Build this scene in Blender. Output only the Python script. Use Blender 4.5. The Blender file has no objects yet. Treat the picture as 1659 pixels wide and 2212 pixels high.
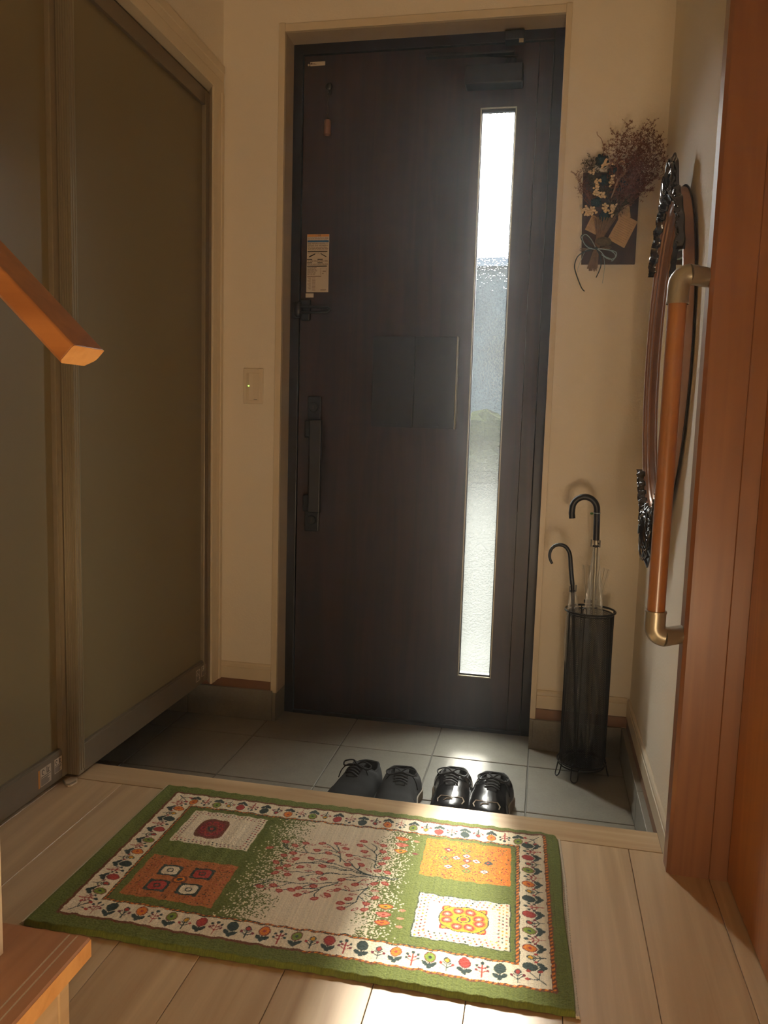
import bpy, bmesh, math, random
import numpy as np
from mathutils import Vector, Matrix
random.seed(7)
rng = np.random.default_rng(11)
C = bpy.context.scene.collection
SC = bpy.context.scene
PI = math.pi

# ------------------------------------------------------------------ camera, sky, sun, exposure
cam_d = bpy.data.cameras.new('camera'); cam = bpy.data.objects.new('camera', cam_d); C.objects.link(cam)
yaw, pitch, roll = 0.19731, 0.11542, 0.02925
Fv = Vector((-math.sin(yaw)*math.cos(pitch), math.cos(yaw)*math.cos(pitch), -math.sin(pitch)))
Rv = Vector((math.cos(yaw), math.sin(yaw), 0)); Uv = Rv.cross(Fv)
R2 = math.cos(roll)*Rv + math.sin(roll)*Uv; U2 = -math.sin(roll)*Rv + math.cos(roll)*Uv
M = Matrix((R2, U2, -Fv)).transposed().to_4x4(); M.translation = Vector((0.5395, -2.5539, 1.0534))
cam.matrix_world = M
cam_d.sensor_fit = 'HORIZONTAL'; cam_d.sensor_width = 36.0; cam_d.lens = 1722.14/1659*36.0
cam_d.clip_start = 0.02; cam_d.clip_end = 300
SC.camera = cam

w = bpy.data.worlds.new('World'); SC.world = w; w.use_nodes = True
bg = w.node_tree.nodes['Background']; bg.inputs[0].default_value = (0.86, 0.94, 1.0, 1); bg.inputs[1].default_value = 3.2

def light(name, kind, loc, direction, energy, color, **kw):
    d = bpy.data.lights.new(name, kind); d.energy = energy; d.color = color
    for k, v in kw.items(): setattr(d, k, v)
    o = bpy.data.objects.new(name, d); C.objects.link(o); o.location = loc
    o.rotation_euler = Vector(direction).to_track_quat('-Z', 'Y').to_euler()
    return o
e = math.radians(43)
light('sun', 'SUN', (0.3, 8, 8), (0.035, -math.cos(e), -math.sin(e)), 41, (1.0, 0.95, 0.84), angle=math.radians(9))
light('sun_scatter_fill', 'SUN', (0.6, 8, 8), (0.035, -math.cos(e), -math.sin(e)), 62, (1.0, 0.97, 0.90), angle=math.radians(90))  # second, wide sun added for light scattered by the pebbled glass
po = light('window_portal', 'AREA', (0.34, 0.150, 1.115), (0, -1, 0), 1, (1, 1, 1), shape='RECTANGLE', size=0.11, size_y=1.86)
po.data.cycles.is_portal = True
# warm fill light added behind the camera, like bounce off the sunlit floor
light('warm_fill', 'AREA', (0.84, -2.95, 0.30), (-0.22, 0.46, 0.86), 25.0, (1.0, 0.73, 0.45), shape='RECTANGLE', size=0.5, size_y=0.5)

SC.view_settings.view_transform = 'Standard'; SC.view_settings.look = 'None'
SC.view_settings.gamma = 1.0; SC.view_settings.use_curve_mapping = False
SC.view_settings.exposure = 0.22
SC.cycles.use_denoising = True
SC.cycles.max_bounces = 8; SC.cycles.diffuse_bounces = 5; SC.cycles.transparent_max_bounces = 24
SC.cycles.transmission_bounces = 8; SC.cycles.sample_clamp_indirect = 6.0
SC.cycles.caustics_reflective = False

# ------------------------------------------------------------------ materials
def s2l(c):
    return tuple(((x/255.0)/12.92 if x/255.0 <= .04045 else ((x/255.0+.055)/1.055)**2.4) for x in c)
class N:
    def __init__(s, name):
        s.m = bpy.data.materials.new(name); s.m.use_nodes = True; s.t = s.m.node_tree
        s.b = s.t.nodes['Principled BSDF']; s.out = s.t.nodes['Material Output']
    def n(s, typ, **kw):
        x = s.t.nodes.new(typ)
        for k, v in kw.items():
            if k in x.inputs: x.inputs[k].default_value = v
            else: setattr(x, k, v)
        return x
    def l(s, a, b): s.t.links.new(a, b)
    def coords(s, scale=(1, 1, 1), kind='Object'):
        tc = s.n('ShaderNodeTexCoord'); mp = s.n('ShaderNodeMapping'); mp.inputs['Scale'].default_value = scale
        s.l(tc.outputs[kind], mp.inputs[0]); return mp.outputs[0]
    def ramp(s, fac, stops):
        r = s.n('ShaderNodeValToRGB'); e = r.color_ramp.elements
        while len(e) < len(stops): e.new(.5)
        for x, (p, c) in zip(e, stops): x.position = p; x.color = (*c, 1) if len(c) == 3 else c
        s.l(fac, r.inputs[0]); return r.outputs[0]
    def bump(s, h, strength, dist=.001):
        b = s.n('ShaderNodeBump'); b.inputs['Strength'].default_value = strength; b.inputs['Distance'].default_value = dist
        s.l(h, b.inputs['Height']); s.l(b.outputs[0], s.b.inputs['Normal']); return b
def plain(name, rgb, rough=.5, metal=0., vary=.06, nscale=40, bump=0., coat=0., spec=None):
    k = N(name); c = s2l(rgb)
    co = k.coords((1, 1, 1)); nz = k.n('ShaderNodeTexNoise', Scale=nscale, Detail=4.0); k.l(co, nz.inputs['Vector'])
    col = k.ramp(nz.outputs['Fac'], [(.25, tuple(v*(1-vary) for v in c)), (.75, tuple(min(1, v*(1+vary)) for v in c))])
    k.l(col, k.b.inputs['Base Color'])
    k.b.inputs['Roughness'].default_value = rough; k.b.inputs['Metallic'].default_value = metal
    if coat: k.b.inputs['Coat Weight'].default_value = coat; k.b.inputs['Coat Roughness'].default_value = .12
    if spec is not None: k.b.inputs['Specular IOR Level'].default_value = spec
    if bump: k.bump(nz.outputs['Fac'], bump, .001)
    return k.m
def wood(name, dark, light_, axis, rough=.4, fine=1.0, coat=0., rand=.12, spec=.5, bump=.05):
    """grain runs along axis 0/1/2 of the object space"""
    k = N(name); a, b = s2l(dark), s2l(light_)
    sc = [38*fine]*3; sc[axis] = 1.1*fine
    co = k.coords(tuple(sc)); inf = k.n('ShaderNodeObjectInfo')
    add = k.n('ShaderNodeVectorMath', operation='ADD'); sep = k.n('ShaderNodeVectorMath', operation='SCALE'); sep.inputs[0].default_value = (13, 29, 7)
    k.l(inf.outputs['Random'], sep.inputs['Scale']); k.l(co, add.inputs[0]); k.l(sep.outputs[0], add.inputs[1])
    n1 = k.n('ShaderNodeTexNoise', Scale=1.0, Detail=6.0, Roughness=.62, Distortion=.6); k.l(add.outputs[0], n1.inputs['Vector'])
    sc2 = [7*fine]*3; sc2[axis] = .55*fine
    co2 = k.coords(tuple(sc2)); add2 = k.n('ShaderNodeVectorMath', operation='ADD'); k.l(co2, add2.inputs[0]); k.l(sep.outputs[0], add2.inputs[1])
    n2 = k.n('ShaderNodeTexNoise', Scale=1.0, Detail=2.0, Distortion=1.2); k.l(add2.outputs[0], n2.inputs['Vector'])
    wv = k.n('ShaderNodeMath', operation='MULTIPLY'); wv.inputs[1].default_value = 9.0; k.l(n2.outputs['Fac'], wv.inputs[0])
    fr = k.n('ShaderNodeMath', operation='PINGPONG'); fr.inputs[1].default_value = 1.0; k.l(wv.outputs[0], fr.inputs[0])
    mx = k.n('ShaderNodeMix', data_type='FLOAT'); mx.inputs[0].default_value = .3; k.l(n1.outputs['Fac'], mx.inputs[2]); k.l(fr.outputs[0], mx.inputs[3])
    col = k.ramp(mx.outputs[0], [(.22, a), (.72, b)])
    hs = k.n('ShaderNodeHueSaturation'); mr = k.n('ShaderNodeMapRange'); mr.inputs[3].default_value = 1-rand; mr.inputs[4].default_value = 1+rand
    k.l(inf.outputs['Random'], mr.inputs[0]); k.l(mr.outputs[0], hs.inputs['Value']); k.l(col, hs.inputs['Color'])
    k.l(hs.outputs[0], k.b.inputs['Base Color'])
    k.b.inputs['Roughness'].default_value = rough; k.b.inputs['Specular IOR Level'].default_value = spec
    if coat: k.b.inputs['Coat Weight'].default_value = coat; k.b.inputs['Coat Roughness'].default_value = .15
    k.bump(mx.outputs[0], bump, .0006)
    return k.m
def wallpaper():
    k = N('wallpaper'); co = k.coords((1, 1, 1))
    n1 = k.n('ShaderNodeTexNoise', Scale=330, Detail=3.0); k.l(co, n1.inputs['Vector'])
    n2 = k.n('ShaderNodeTexVoronoi', Scale=150); k.l(co, n2.inputs['Vector'])
    ad = k.n('ShaderNodeMath', operation='ADD'); k.l(n1.outputs['Fac'], ad.inputs[0]); k.l(n2.outputs['Distance'], ad.inputs[1])
    c = s2l((232, 222, 203)); k.l(k.ramp(n1.outputs['Fac'], [(.3, tuple(x*.97 for x in c)), (.7, c)]), k.b.inputs['Base Color'])
    k.b.inputs['Roughness'].default_value = .72; k.bump(ad.outputs[0], .35, .0012); return k.m
def tilemat():
    k = N('stone_tile'); co = k.coords((1, 1, 1)); inf = k.n('ShaderNodeObjectInfo')
    n1 = k.n('ShaderNodeTexNoise', Scale=9, Detail=6.0, Roughness=.6); k.l(co, n1.inputs['Vector'])
    n2 = k.n('ShaderNodeTexNoise', Scale=170, Detail=3.0); k.l(co, n2.inputs['Vector'])
    mx = k.n('ShaderNodeMix', data_type='FLOAT'); mx.inputs[0].default_value = .4; k.l(n1.outputs['Fac'], mx.inputs[2]); k.l(n2.outputs['Fac'], mx.inputs[3])
    a, b = s2l((126, 122, 110)), s2l((150, 146, 133))
    hs = k.n('ShaderNodeHueSaturation'); mr = k.n('ShaderNodeMapRange'); mr.inputs[3].default_value = .93; mr.inputs[4].default_value = 1.07
    k.l(inf.outputs['Random'], mr.inputs[0]); k.l(mr.outputs[0], hs.inputs['Value'])
    k.l(k.ramp(mx.outputs[0], [(.3, a), (.7, b)]), hs.inputs['Color']); k.l(hs.outputs[0], k.b.inputs['Base Color'])
    k.b.inputs['Roughness'].default_value = .42; k.bump(n2.outputs['Fac'], .12, .001); return k.m
def glassmat():
    k = N('pebbled_glass'); co = k.coords((1, 1, 1))
    wp = k.n('ShaderNodeTexNoise', Scale=60, Detail=2.0); k.l(co, wp.inputs['Vector'])
    mixv = k.n('ShaderNodeMix', data_type='VECTOR'); mixv.inputs[0].default_value = .012; k.l(co, mixv.inputs[4]); k.l(wp.outputs['Color'], mixv.inputs[5])
    v = k.n('ShaderNodeTexVoronoi', Scale=165, feature='SMOOTH_F1'); v.inputs['Smoothness'].default_value = .6; k.l(mixv.outputs[1], v.inputs['Vector'])
    b = k.n('ShaderNodeBump'); b.inputs['Strength'].default_value = 1.0; b.inputs['Distance'].default_value = .0022
    k.l(v.outputs['Distance'], b.inputs['Height'])
    rf = k.n('ShaderNodeBsdfRefraction'); rf.inputs['Color'].default_value = (.92, .97, .95, 1); rf.inputs['IOR'].default_value = 1.18; rf.inputs['Roughness'].default_value = .0
    k.l(b.outputs[0], rf.inputs['Normal'])
    tr = k.n('ShaderNodeBsdfTransparent'); tcol = k.ramp(v.outputs['Distance'], [(.10, (.16, .19, .20)), (.30, (.75, .78, .78)), (.50, (1, 1, 1))]); k.l(tcol, tr.inputs['Color'])
    tl = k.n('ShaderNodeBsdfTranslucent'); tl.inputs['Color'].default_value = (.060, .064, .062, 1); k.l(b.outputs[0], tl.inputs['Normal'])
    gl = k.n('ShaderNodeBsdfGlossy'); gl.inputs['Roughness'].default_value = .2; k.l(b.outputs[0], gl.inputs['Normal'])
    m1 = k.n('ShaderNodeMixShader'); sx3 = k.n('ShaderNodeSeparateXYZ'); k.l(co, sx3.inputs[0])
    zr = k.n('ShaderNodeMapRange'); zr.inputs[1].default_value = .70; zr.inputs[2].default_value = 1.02; zr.inputs[3].default_value = 1.0; zr.inputs[4].default_value = 0.0; k.l(sx3.outputs[2], zr.inputs[0])  # lower pane made less clear, added to weaken direct sun on the tiles
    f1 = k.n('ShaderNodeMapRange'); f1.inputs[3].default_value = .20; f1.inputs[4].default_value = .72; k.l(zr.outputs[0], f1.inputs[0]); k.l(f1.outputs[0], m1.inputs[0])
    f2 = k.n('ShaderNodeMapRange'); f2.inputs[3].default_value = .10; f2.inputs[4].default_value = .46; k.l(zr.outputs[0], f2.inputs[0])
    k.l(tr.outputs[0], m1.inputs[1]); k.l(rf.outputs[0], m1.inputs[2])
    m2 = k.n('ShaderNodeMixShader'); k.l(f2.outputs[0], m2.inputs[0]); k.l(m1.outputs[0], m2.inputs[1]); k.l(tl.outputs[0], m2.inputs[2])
    m3 = k.n('ShaderNodeMixShader'); m3.inputs[0].default_value = .04; k.l(m2.outputs[0], m3.inputs[1]); k.l(gl.outputs[0], m3.inputs[2])
    k.l(m3.outputs[0], k.out.inputs['Surface']); return k.m
def clearvinyl():
    k = N('clear_vinyl'); co = k.coords((90, 90, 6)); nz = k.n('ShaderNodeTexNoise', Scale=1.0, Detail=3.0); k.l(co, nz.inputs['Vector'])
    b = k.n('ShaderNodeBump'); b.inputs['Strength'].default_value = .7; b.inputs['Distance'].default_value = .004; k.l(nz.outputs['Fac'], b.inputs['Height'])
    tr = k.n('ShaderNodeBsdfTransparent'); tr.inputs['Color'].default_value = (.96, .97, .97, 1)
    k.b.inputs['Base Color'].default_value = (.7, .7, .68, 1); k.b.inputs['Roughness'].default_value = .12; k.b.inputs['Specular IOR Level'].default_value = 1.0
    k.l(b.outputs[0], k.b.inputs['Normal'])
    m = k.n('ShaderNodeMixShader'); m.inputs[0].default_value = .17; k.l(tr.outputs[0], m.inputs[1]); k.l(k.b.outputs[0], m.inputs[2])
    k.l(m.outputs[0], k.out.inputs['Surface']); return k.m
def emit(name, rgb, strength):
    k = N(name); k.b.inputs['Base Color'].default_value = (*rgb, 1); k.b.inputs['Emission Color'].default_value = (*rgb, 1); k.b.inputs['Emission Strength'].default_value = strength; return k.m

MW = wallpaper()
MT = tilemat()
MGROUT = plain('grout', (112, 110, 102), .8, nscale=120, bump=.2)
MTRIM = plain('cream_painted_trim', (214, 199, 172), .38, nscale=14, vary=.03)
MREV = plain('cream_laminate_reveal', (186, 170, 148), .4, nscale=14, vary=.03)
MPLANK = wood('pale_maple_planks', (172, 142, 106), (206, 180, 142), 1, .33, rand=.05, spec=.5)
MNOSE = wood('pale_maple_nosing', (178, 148, 112), (208, 182, 144), 0, .2, rand=.03, spec=.6)
MBROWN = wood('brown_edge_strip', (120, 84, 58), (142, 104, 74), 0, .5)
MDOOR = wood('dark_walnut_door', (19, 12, 10), (52, 31, 23), 2, .42, fine=1.3, rand=.0, bump=.08)
MDFR = plain('black_brown_door_frame', (24, 20, 19), .4)
MBLK = plain('matte_black_metal', (8, 10, 11), .38, nscale=60)
MGREY = plain('dark_slate_panel', (9, 15, 19), .45, nscale=30)
MJAMB = wood('reddish_brown_veneer', (118, 76, 47), (138, 92, 58), 2, .34, fine=1.2, rand=.02, coat=.2)
MRDOOR = wood('orange_brown_veneer', (156, 98, 42), (182, 118, 54), 2, .4, fine=1.1, rand=.02)
MLITHONEY = wood('lit_honey_wood', (222, 160, 92), (238, 182, 112), 0, .35, rand=.02, fine=1.6)  # brighter wood colour with light painted in, for nosing face and rail end
MRAIL = wood('honey_handrail_wood', (140, 84, 40), (168, 108, 56), 0, .33, rand=.02, fine=1.6)
MTREAD = wood('tread_wood', (160, 112, 76), (182, 134, 96), 1, .38, rand=.02, fine=1.4)
MRISER = wood('pale_riser_wood', (206, 176, 132), (226, 198, 156), 1, .45, rand=.02)
MGRAB = wood('grab_bar_wood', (138, 88, 46), (160, 106, 60), 2, .32, rand=.02, fine=1.4, coat=.3)
MSILV = plain('champagne_metal', (158, 149, 128), .34, .55, nscale=90, vary=.03)
MALU = plain('satin_aluminium', (150, 138, 116), .35, .35, nscale=50, vary=.04)
MALUD = plain('aluminium_rail', (120, 108, 90), .4, .3, nscale=50, vary=.04)
MFROST = plain('frosted_panel', (122, 110, 80), .45, nscale=2.5, vary=.03)
MWHITE = plain('white_plastic', (222, 208, 184), .35, nscale=20, vary=.02)
MPAPER = plain('aged_paper', (196, 164, 120), .8, nscale=60, vary=.12, bump=.1)
MINK = plain('brown_ink', (96, 66, 44), .8)
MLABEL = plain('white_label_paper', (196, 184, 168), .6, nscale=50, vary=.03)
MBLACK = plain('black_ink', (20, 18, 20), .6)
MBLUE = plain('blue_print', (20, 96, 150), .6)
MYEL = plain('yellow_print', (206, 140, 50), .6)
MBOARD = wood('dark_stained_board', (50, 36, 30), (78, 58, 46), 2, .6, rand=0)
MTWIG = plain('reddish_dried_twig', (134, 92, 74), .85, nscale=80, vary=.25)
MSTRAW = plain('straw_stem', (126, 104, 80), .8, nscale=90, vary=.25)
MDRIFT = plain('pale_driftwood_leaf', (150, 118, 90), .8, nscale=60, vary=.2)
MPETAL = plain('cream_petal', (224, 200, 160), .8, nscale=120, vary=.12, bump=.3)
MROSE = plain('dark_teal_rose', (30, 62, 72), .75, nscale=70, vary=.3, bump=.3)
MSAGE = plain('sage_dried_leaf', (96, 90, 72), .8, nscale=70, vary=.2)
MCORD = plain('pale_blue_cord', (150, 170, 172), .7, nscale=300, vary=.2)
MCORD2 = plain('dark_teal_cord', (44, 66, 72), .7, nscale=300, vary=.2)
MORN = plain('glossy_black_carving', (16, 14, 13), .16, nscale=60, vary=.4, coat=.6)
MBRONZE = plain('bronze_moulding', (150, 108, 80), .3, .35, nscale=14, vary=.1, coat=.4)
MRIM = wood('brown_mirror_side', (120, 88, 68), (150, 114, 90), 2, .5, rand=0)
MMIR = N('mirror_glass'); MMIR.b.inputs['Metallic'].default_value = 1; MMIR.b.inputs['Roughness'].default_value = .02; MMIR.b.inputs['Base Color'].default_value = (.86, .88, .86, 1); MMIR = MMIR.m
MWIRE = plain('black_coated_wire', (20, 22, 22), .3, .3)
MVINYL = clearvinyl()
MHANDLE = plain('black_umbrella_handle', (13, 16, 20), .42)
MBRASS = plain('copper_bell', (146, 108, 84), .45, .5, nscale=30)
MCHAIN = plain('tarnished_chain', (84, 74, 62), .35, .8)
MPATENT = plain('black_patent_leather', (10, 10, 10), .2, nscale=30, coat=.2, spec=.3)
MBSUEDE = plain('black_suede', (24, 24, 23), .85, nscale=160, bump=.3)
MSOLE = plain('taupe_rubber_sole', (150, 136, 116), .6)
MSOLEB = plain('black_rubber_sole', (22, 22, 22), .6)
MINSOLE = plain('blue_grey_insole', (150, 158, 168), .7)
MINSD = plain('dark_insole', (34, 34, 34), .8)
MLACE = plain('black_lace', (10, 10, 10), .7, nscale=400, bump=.3)
MGTAG = plain('green_tag', (60, 110, 40), .5)
MFRINGE = plain('cream_fringe', (196, 184, 160), .9, nscale=300, vary=.15, bump=.5)
MGLASS = glassmat()
MLED = emit('green_led', (.35, 1.0, .12), 3.0)
MASPH = plain('pale_paving', (36, 37, 36), 1.0, nscale=3, vary=.15, bump=.3, spec=.0)
MHOUSE = plain('pale_render_wall', (80, 94, 100), 1.0, nscale=.9, vary=.45, spec=0)
MROOF = plain('grey_roof', (40, 46, 54), 1.0, spec=0)
MHEDGE = plain('hedge_leaves', (50, 56, 34), 1.0, nscale=5, vary=.5, bump=.8, spec=0)
MDARK = plain('dark_shade', (22, 20, 18), .8)
MCONC = plain('concrete', (44, 45, 44), 1.0, nscale=20, bump=.3, spec=0)

# ------------------------------------------------------------------ mesh helpers
class MB:
    def __init__(s): s.v = []; s.f = []
    def add(s, vs, fs):
        o = len(s.v); s.v += [tuple(v) for v in vs]; s.f += [tuple(i+o for i in f) for f in fs]; return s
    def box(s, x0, x1, y0, y1, z0, z1):
        vs = [(x0,y0,z0),(x1,y0,z0),(x1,y1,z0),(x0,y1,z0),(x0,y0,z1),(x1,y0,z1),(x1,y1,z1),(x0,y1,z1)]
        return s.add(vs, [(0,3,2,1),(4,5,6,7),(0,1,5,4),(1,2,6,5),(2,3,7,6),(3,0,4,7)])
    def prism(s, pts, axis, a, b):
        """pts = 2D outline in the two remaining axes, extruded along axis from a to b"""
        def P(p, t):
            q = list(p); q.insert(axis, t); return tuple(q)
        n = len(pts); vs = [P(p, a) for p in pts]+[P(p, b) for p in pts]
        fs = [tuple(range(n))[::-1], tuple(range(n, 2*n))]+[(i, (i+1) % n, n+(i+1) % n, n+i) for i in range(n)]
        return s.add(vs, fs)
    def tube(s, pts, r, n=8, cap=True, closed=False, flat=1.0):
        pts = [Vector(p) for p in pts]; m = len(pts); rr = r if isinstance(r, (list, tuple)) else [r]*m
        vs = []; up = None
        for i in range(m):
            if closed: t = pts[(i+1) % m]-pts[i-1]
            else: t = pts[min(i+1, m-1)]-pts[max(i-1, 0)]
            if t.length < 1e-9: t = Vector((0, 0, 1))
            t.normalize()
            if up is None: up = t.orthogonal().normalized()
            up = (up-t*up.dot(t));
            if up.length < 1e-6: up = t.orthogonal()
            up.normalize(); q = t.cross(up)
            for k in range(n):
                a = 2*PI*k/n; vs.append(pts[i]+up*(math.cos(a)*rr[i])+q*(math.sin(a)*rr[i]*flat))
        fs = []
        for i in range(m if closed else m-1):
            j = (i+1) % m
            for k in range(n): fs.append((i*n+k, i*n+(k+1) % n, j*n+(k+1) % n, j*n+k))
        if cap and not closed: fs += [tuple(range(n))[::-1], tuple(range((m-1)*n, m*n))]
        return s.add(vs, fs)
    def lathe(s, prof, c=(0, 0, 0), n=32, axis=2):
        vs = []
        for (r, z) in prof:
            for k in range(n):
                a = 2*PI*k/n; p = [r*math.cos(a), r*math.sin(a)]; p.insert(axis, z)
                vs.append((c[0]+p[0], c[1]+p[1], c[2]+p[2]))
        fs = [(i*n+k, i*n+(k+1) % n, (i+1)*n+(k+1) % n, (i+1)*n+k) for i in range(len(prof)-1) for k in range(n)]
        return s.add(vs, fs)
    def blob(s, c, rx, ry=None, rz=None, n=8, m=6, jit=0.):
        ry = ry or rx; rz = rz or rx; vs = []; fs = []
        for i in range(m+1):
            th = PI*i/m
            for k in range(n):
                a = 2*PI*k/n; q = 1+random.uniform(-jit, jit)
                vs.append((c[0]+rx*q*math.sin(th)*math.cos(a), c[1]+ry*q*math.sin(th)*math.sin(a), c[2]+rz*q*math.cos(th)))
        for i in range(m):
            for k in range(n): fs.append((i*n+k, (i+1)*n+k, (i+1)*n+(k+1) % n, i*n+(k+1) % n))
        return s.add(vs, fs)
    def build(s, name, mat, parent=None, smooth=False, bevel=0., seg=2, origin=None):
        me = bpy.data.meshes.new(name); vs = s.v
        if origin is None and parent is not None: origin = (0, 0, 0)
        if origin is None: origin = (0, 0, 0)
        me.from_pydata([(v[0]-origin[0], v[1]-origin[1], v[2]-origin[2]) for v in vs], [], s.f)
        me.materials.append(mat)
        bm = bmesh.new(); bm.from_mesh(me); bmesh.ops.remove_doubles(bm, verts=bm.verts, dist=1e-6) if smooth else None
        bmesh.ops.recalc_face_normals(bm, faces=bm.faces); bm.to_mesh(me); bm.free()
        if smooth:
            for p in me.polygons: p.use_smooth = True
            try: me.set_sharp_from_angle(angle=math.radians(45))
            except Exception: pass
        o = bpy.data.objects.new(name, me); C.objects.link(o)
        if parent is not None: o.parent = parent
        o.location = origin
        if bevel:
            b = o.modifiers.new('bevel', 'BEVEL'); b.width = bevel; b.segments = seg; b.limit_method = 'ANGLE'; b.angle_limit = math.radians(40); b.harden_normals = False
        return o
def thing(name, label, cat, loc=(0, 0, 0), group=None):
    o = bpy.data.objects.new(name, None); C.objects.link(o); o.location = loc; o.empty_display_size = .05
    o['label'] = label; o['category'] = cat
    if group: o['group'] = group
    return o
def struct(o): o['kind'] = 'structure'; return o
def sempty(name, loc=(0, 0, 0)):
    o = bpy.data.objects.new(name, None); C.objects.link(o); o.location = loc; o['kind'] = 'structure'; return o
def lab(o, t): o['label'] = t; return o
def shift(mb, loc):
    mb.v = [(v[0]-loc[0], v[1]-loc[1], v[2]-loc[2]) for v in mb.v]; return mb
def part(mb, name, mat, parent, **kw):
    """mesh given in world space, parented to an (unrotated) thing or part"""
    p = Vector((0, 0, 0)); q = parent
    while q is not None: p += q.location; q = q.parent
    return shift(mb, p).build(name, mat, parent, **kw)
def spline(pts, n=8):
    P = [Vector(p) for p in pts]; out = []
    for i in range(len(P)-1):
        a = P[max(i-1, 0)]; b = P[i]; c = P[i+1]; d = P[min(i+2, len(P)-1)]
        for k in range(n):
            t = k/n; out.append(.5*((2*b)+(c-a)*t+(2*a-5*b+4*c-d)*t*t+(3*b-a-3*c+d)*t**3))
    out.append(P[-1]); return out

H = 0.1335          # hall floor level above the entrance tiles
XL, XR = -0.545, 0.8425
WZ = 2.52           # ceiling
# ================================================================== SETTING
# entrance tile floor
fl = sempty('floor_tile')
part(MB().box(-1.25, XR+.1, -.80, .16, -.03, -.003), 'grout_bed', MGROUT, fl)
gx, gy = .2355, -.1446
tm = None
for i in range(-5, 3):
    for j in range(-3, 2):
        x0, x1 = gx+.3*i+.002, gx+.3*(i+1)-.002; y0, y1 = gy+.3*(j-0)-.3+.002, gy+.3*j-.002
        x0, x1 = max(x0, -1.2), min(x1, .8215); y0, y1 = max(y0, -.745), min(y1, .13)
        if x1-x0 < .01 or y1-y0 < .01: continue
        o = part(MB().box(x0, x1, y0, y1, -.012, random.uniform(-.0004, .0004)), 'tile', MT, fl, bevel=.0012, seg=1)
# hall floor
hf = sempty('floor', (0, 0, 0))
part(MB().box(-.72, .955, -4.3, -.76, .06, H-.012), 'floor_bed', MDARK, hf)
sx = .7652-.1518*10; k = 0
edges = [sx+.1515*i for i in range(13)]
for i in range(len(edges)-1):
    x0, x1 = edges[i]+.0006, min(edges[i+1]-.0006, .953)
    ys = [-.8226]; off = [-2.35, -1.9, -2.6, -3.1][i % 4]
    ys += [off, -4.3]
    for a, b in zip(ys[:-1], ys[1:]):
        part(MB().box(x0, x1, b+.0006, a-.0006, H-.012, H), 'plank', MPLANK, hf, bevel=.0007, seg=1)
no = struct(MB().prism([(-.8206, H-.03), (-.8206, H), (-.733, H), (-.7305, H-.0025), (-.7298, H-.006), (-.7298, H-.045), (-.736, H-.05)], 0, -.72, .8336).build('trim_1', MNOSE, bevel=.0008))
struct(MB().box(-.72, .8336, -.80, -.742, 0, H-.045).build('trim_2', MBROWN))
# front wall
wf = sempty('wall_front')
part(MB().box(-1.3, -.350, .008, .16, -.03, WZ).box(.548, XR+.2, .008, .16, -.03, WZ).box(-.350, .548, .008, .16, 2.278, WZ), 'wall_panel', MW, wf)
# right wall
struct(MB().box(XR, XR+.15, -.852, .16, -.03, WZ).build('wall_right', MW))
struct(MB().box(.955, 1.15, -4.4, -2.35, -.03, WZ).box(.99, 1.15, -2.35, -.852, -.03, WZ).build('wall_right_hall', MW))
# left wall above and beside the sliding panels
struct(MB().box(-.75, XL, -1.66, .008, 2.165, WZ).box(-.75, XL, -1.70, -1.61, H, WZ).build('wall_left', MW))
struct(MB().box(-1.30, -1.2, -1.7, .16, -.03, WZ).build('wall_closet', MW))
struct(MB().box(-1.6, -1.3, -4.4, .3, -.2, WZ+.1).build('wall_stair', MW))
struct(MB().box(-1.45, -.75, -1.70, -1.655, -.1, WZ).build('wall_stair_side', MW))
struct(MB().box(-1.6, 1.2, -4.45, .16, -.2, -.031).build('floor_slab', MDARK))
struct(MB().box(-1.6, 1.2, -4.55, -4.3, -.2, WZ+.1).build('wall_back', MW))
struct(MB().box(-1.6, 1.2, -4.55, .17, WZ, WZ+.12).build('ceiling', MW))
# wainscot skirting: tile plinths, brown strip, cream skirting
def plinth(name, segs):
    r = sempty(name)
    for b in segs: part(MB().box(*b), 'tile', MT, r, bevel=.001, seg=1)
    return r
plinth('trim_3', [(-1.2, -.6625, -.008, .01, 0, .106), (-.6595, -.3475, -.008, .01, 0, .106)])
plinth('trim_4', [(.5445, .8205, -.010, .01, 0, .100)])
plinth('trim_5', [(.8215, .845, -.4455, -.002, 0, .098), (.8215, .845, -.744, -.4485, 0, .098)])
plinth('trim_6', [(-.3465, -.3345, -.006, .098, 0, .099)])     # returns inside the door recess
plinth('trim_7', [(.533, .5445, -.008, .098, 0, .099)])
struct(MB().box(-1.2, -.355, .002, .01, .106, .140).build('trim_8', MBROWN))
struct(MB().box(.551, XR, .002, .01, .100, .1335).box(.8365, .845, -.745, .008, .098, .1335).build('trim_9', MBROWN))
def skirting(name, pts, axis, a, b): return struct(MB().prism(pts, axis, a, b).build(name, MTRIM, bevel=.0012))
prof = lambda s0, f: [(f, .1375), (f, .1775), (f+s0*.003, .1795), (f+s0*.001, .182), (f+s0*.001, .190), (f+s0*.004, .1965), (f+s0*.0085, .1975), (f+s0*.0085, .1375)]
skirting('baseboard_front', prof(1, -.001), 0, -.5445, -.3555)
skirting('baseboard_front_right', prof(1, -.001), 0, .5515, .8336)
skirting('baseboard_right', [(.8336, H), (.8336, .1770), (.8362, .1790), (.8345, .182), (.8345, .1895), (.838, .1955), (.8425, .1965), (.8425, H)], 1, -.852, .0)
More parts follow.
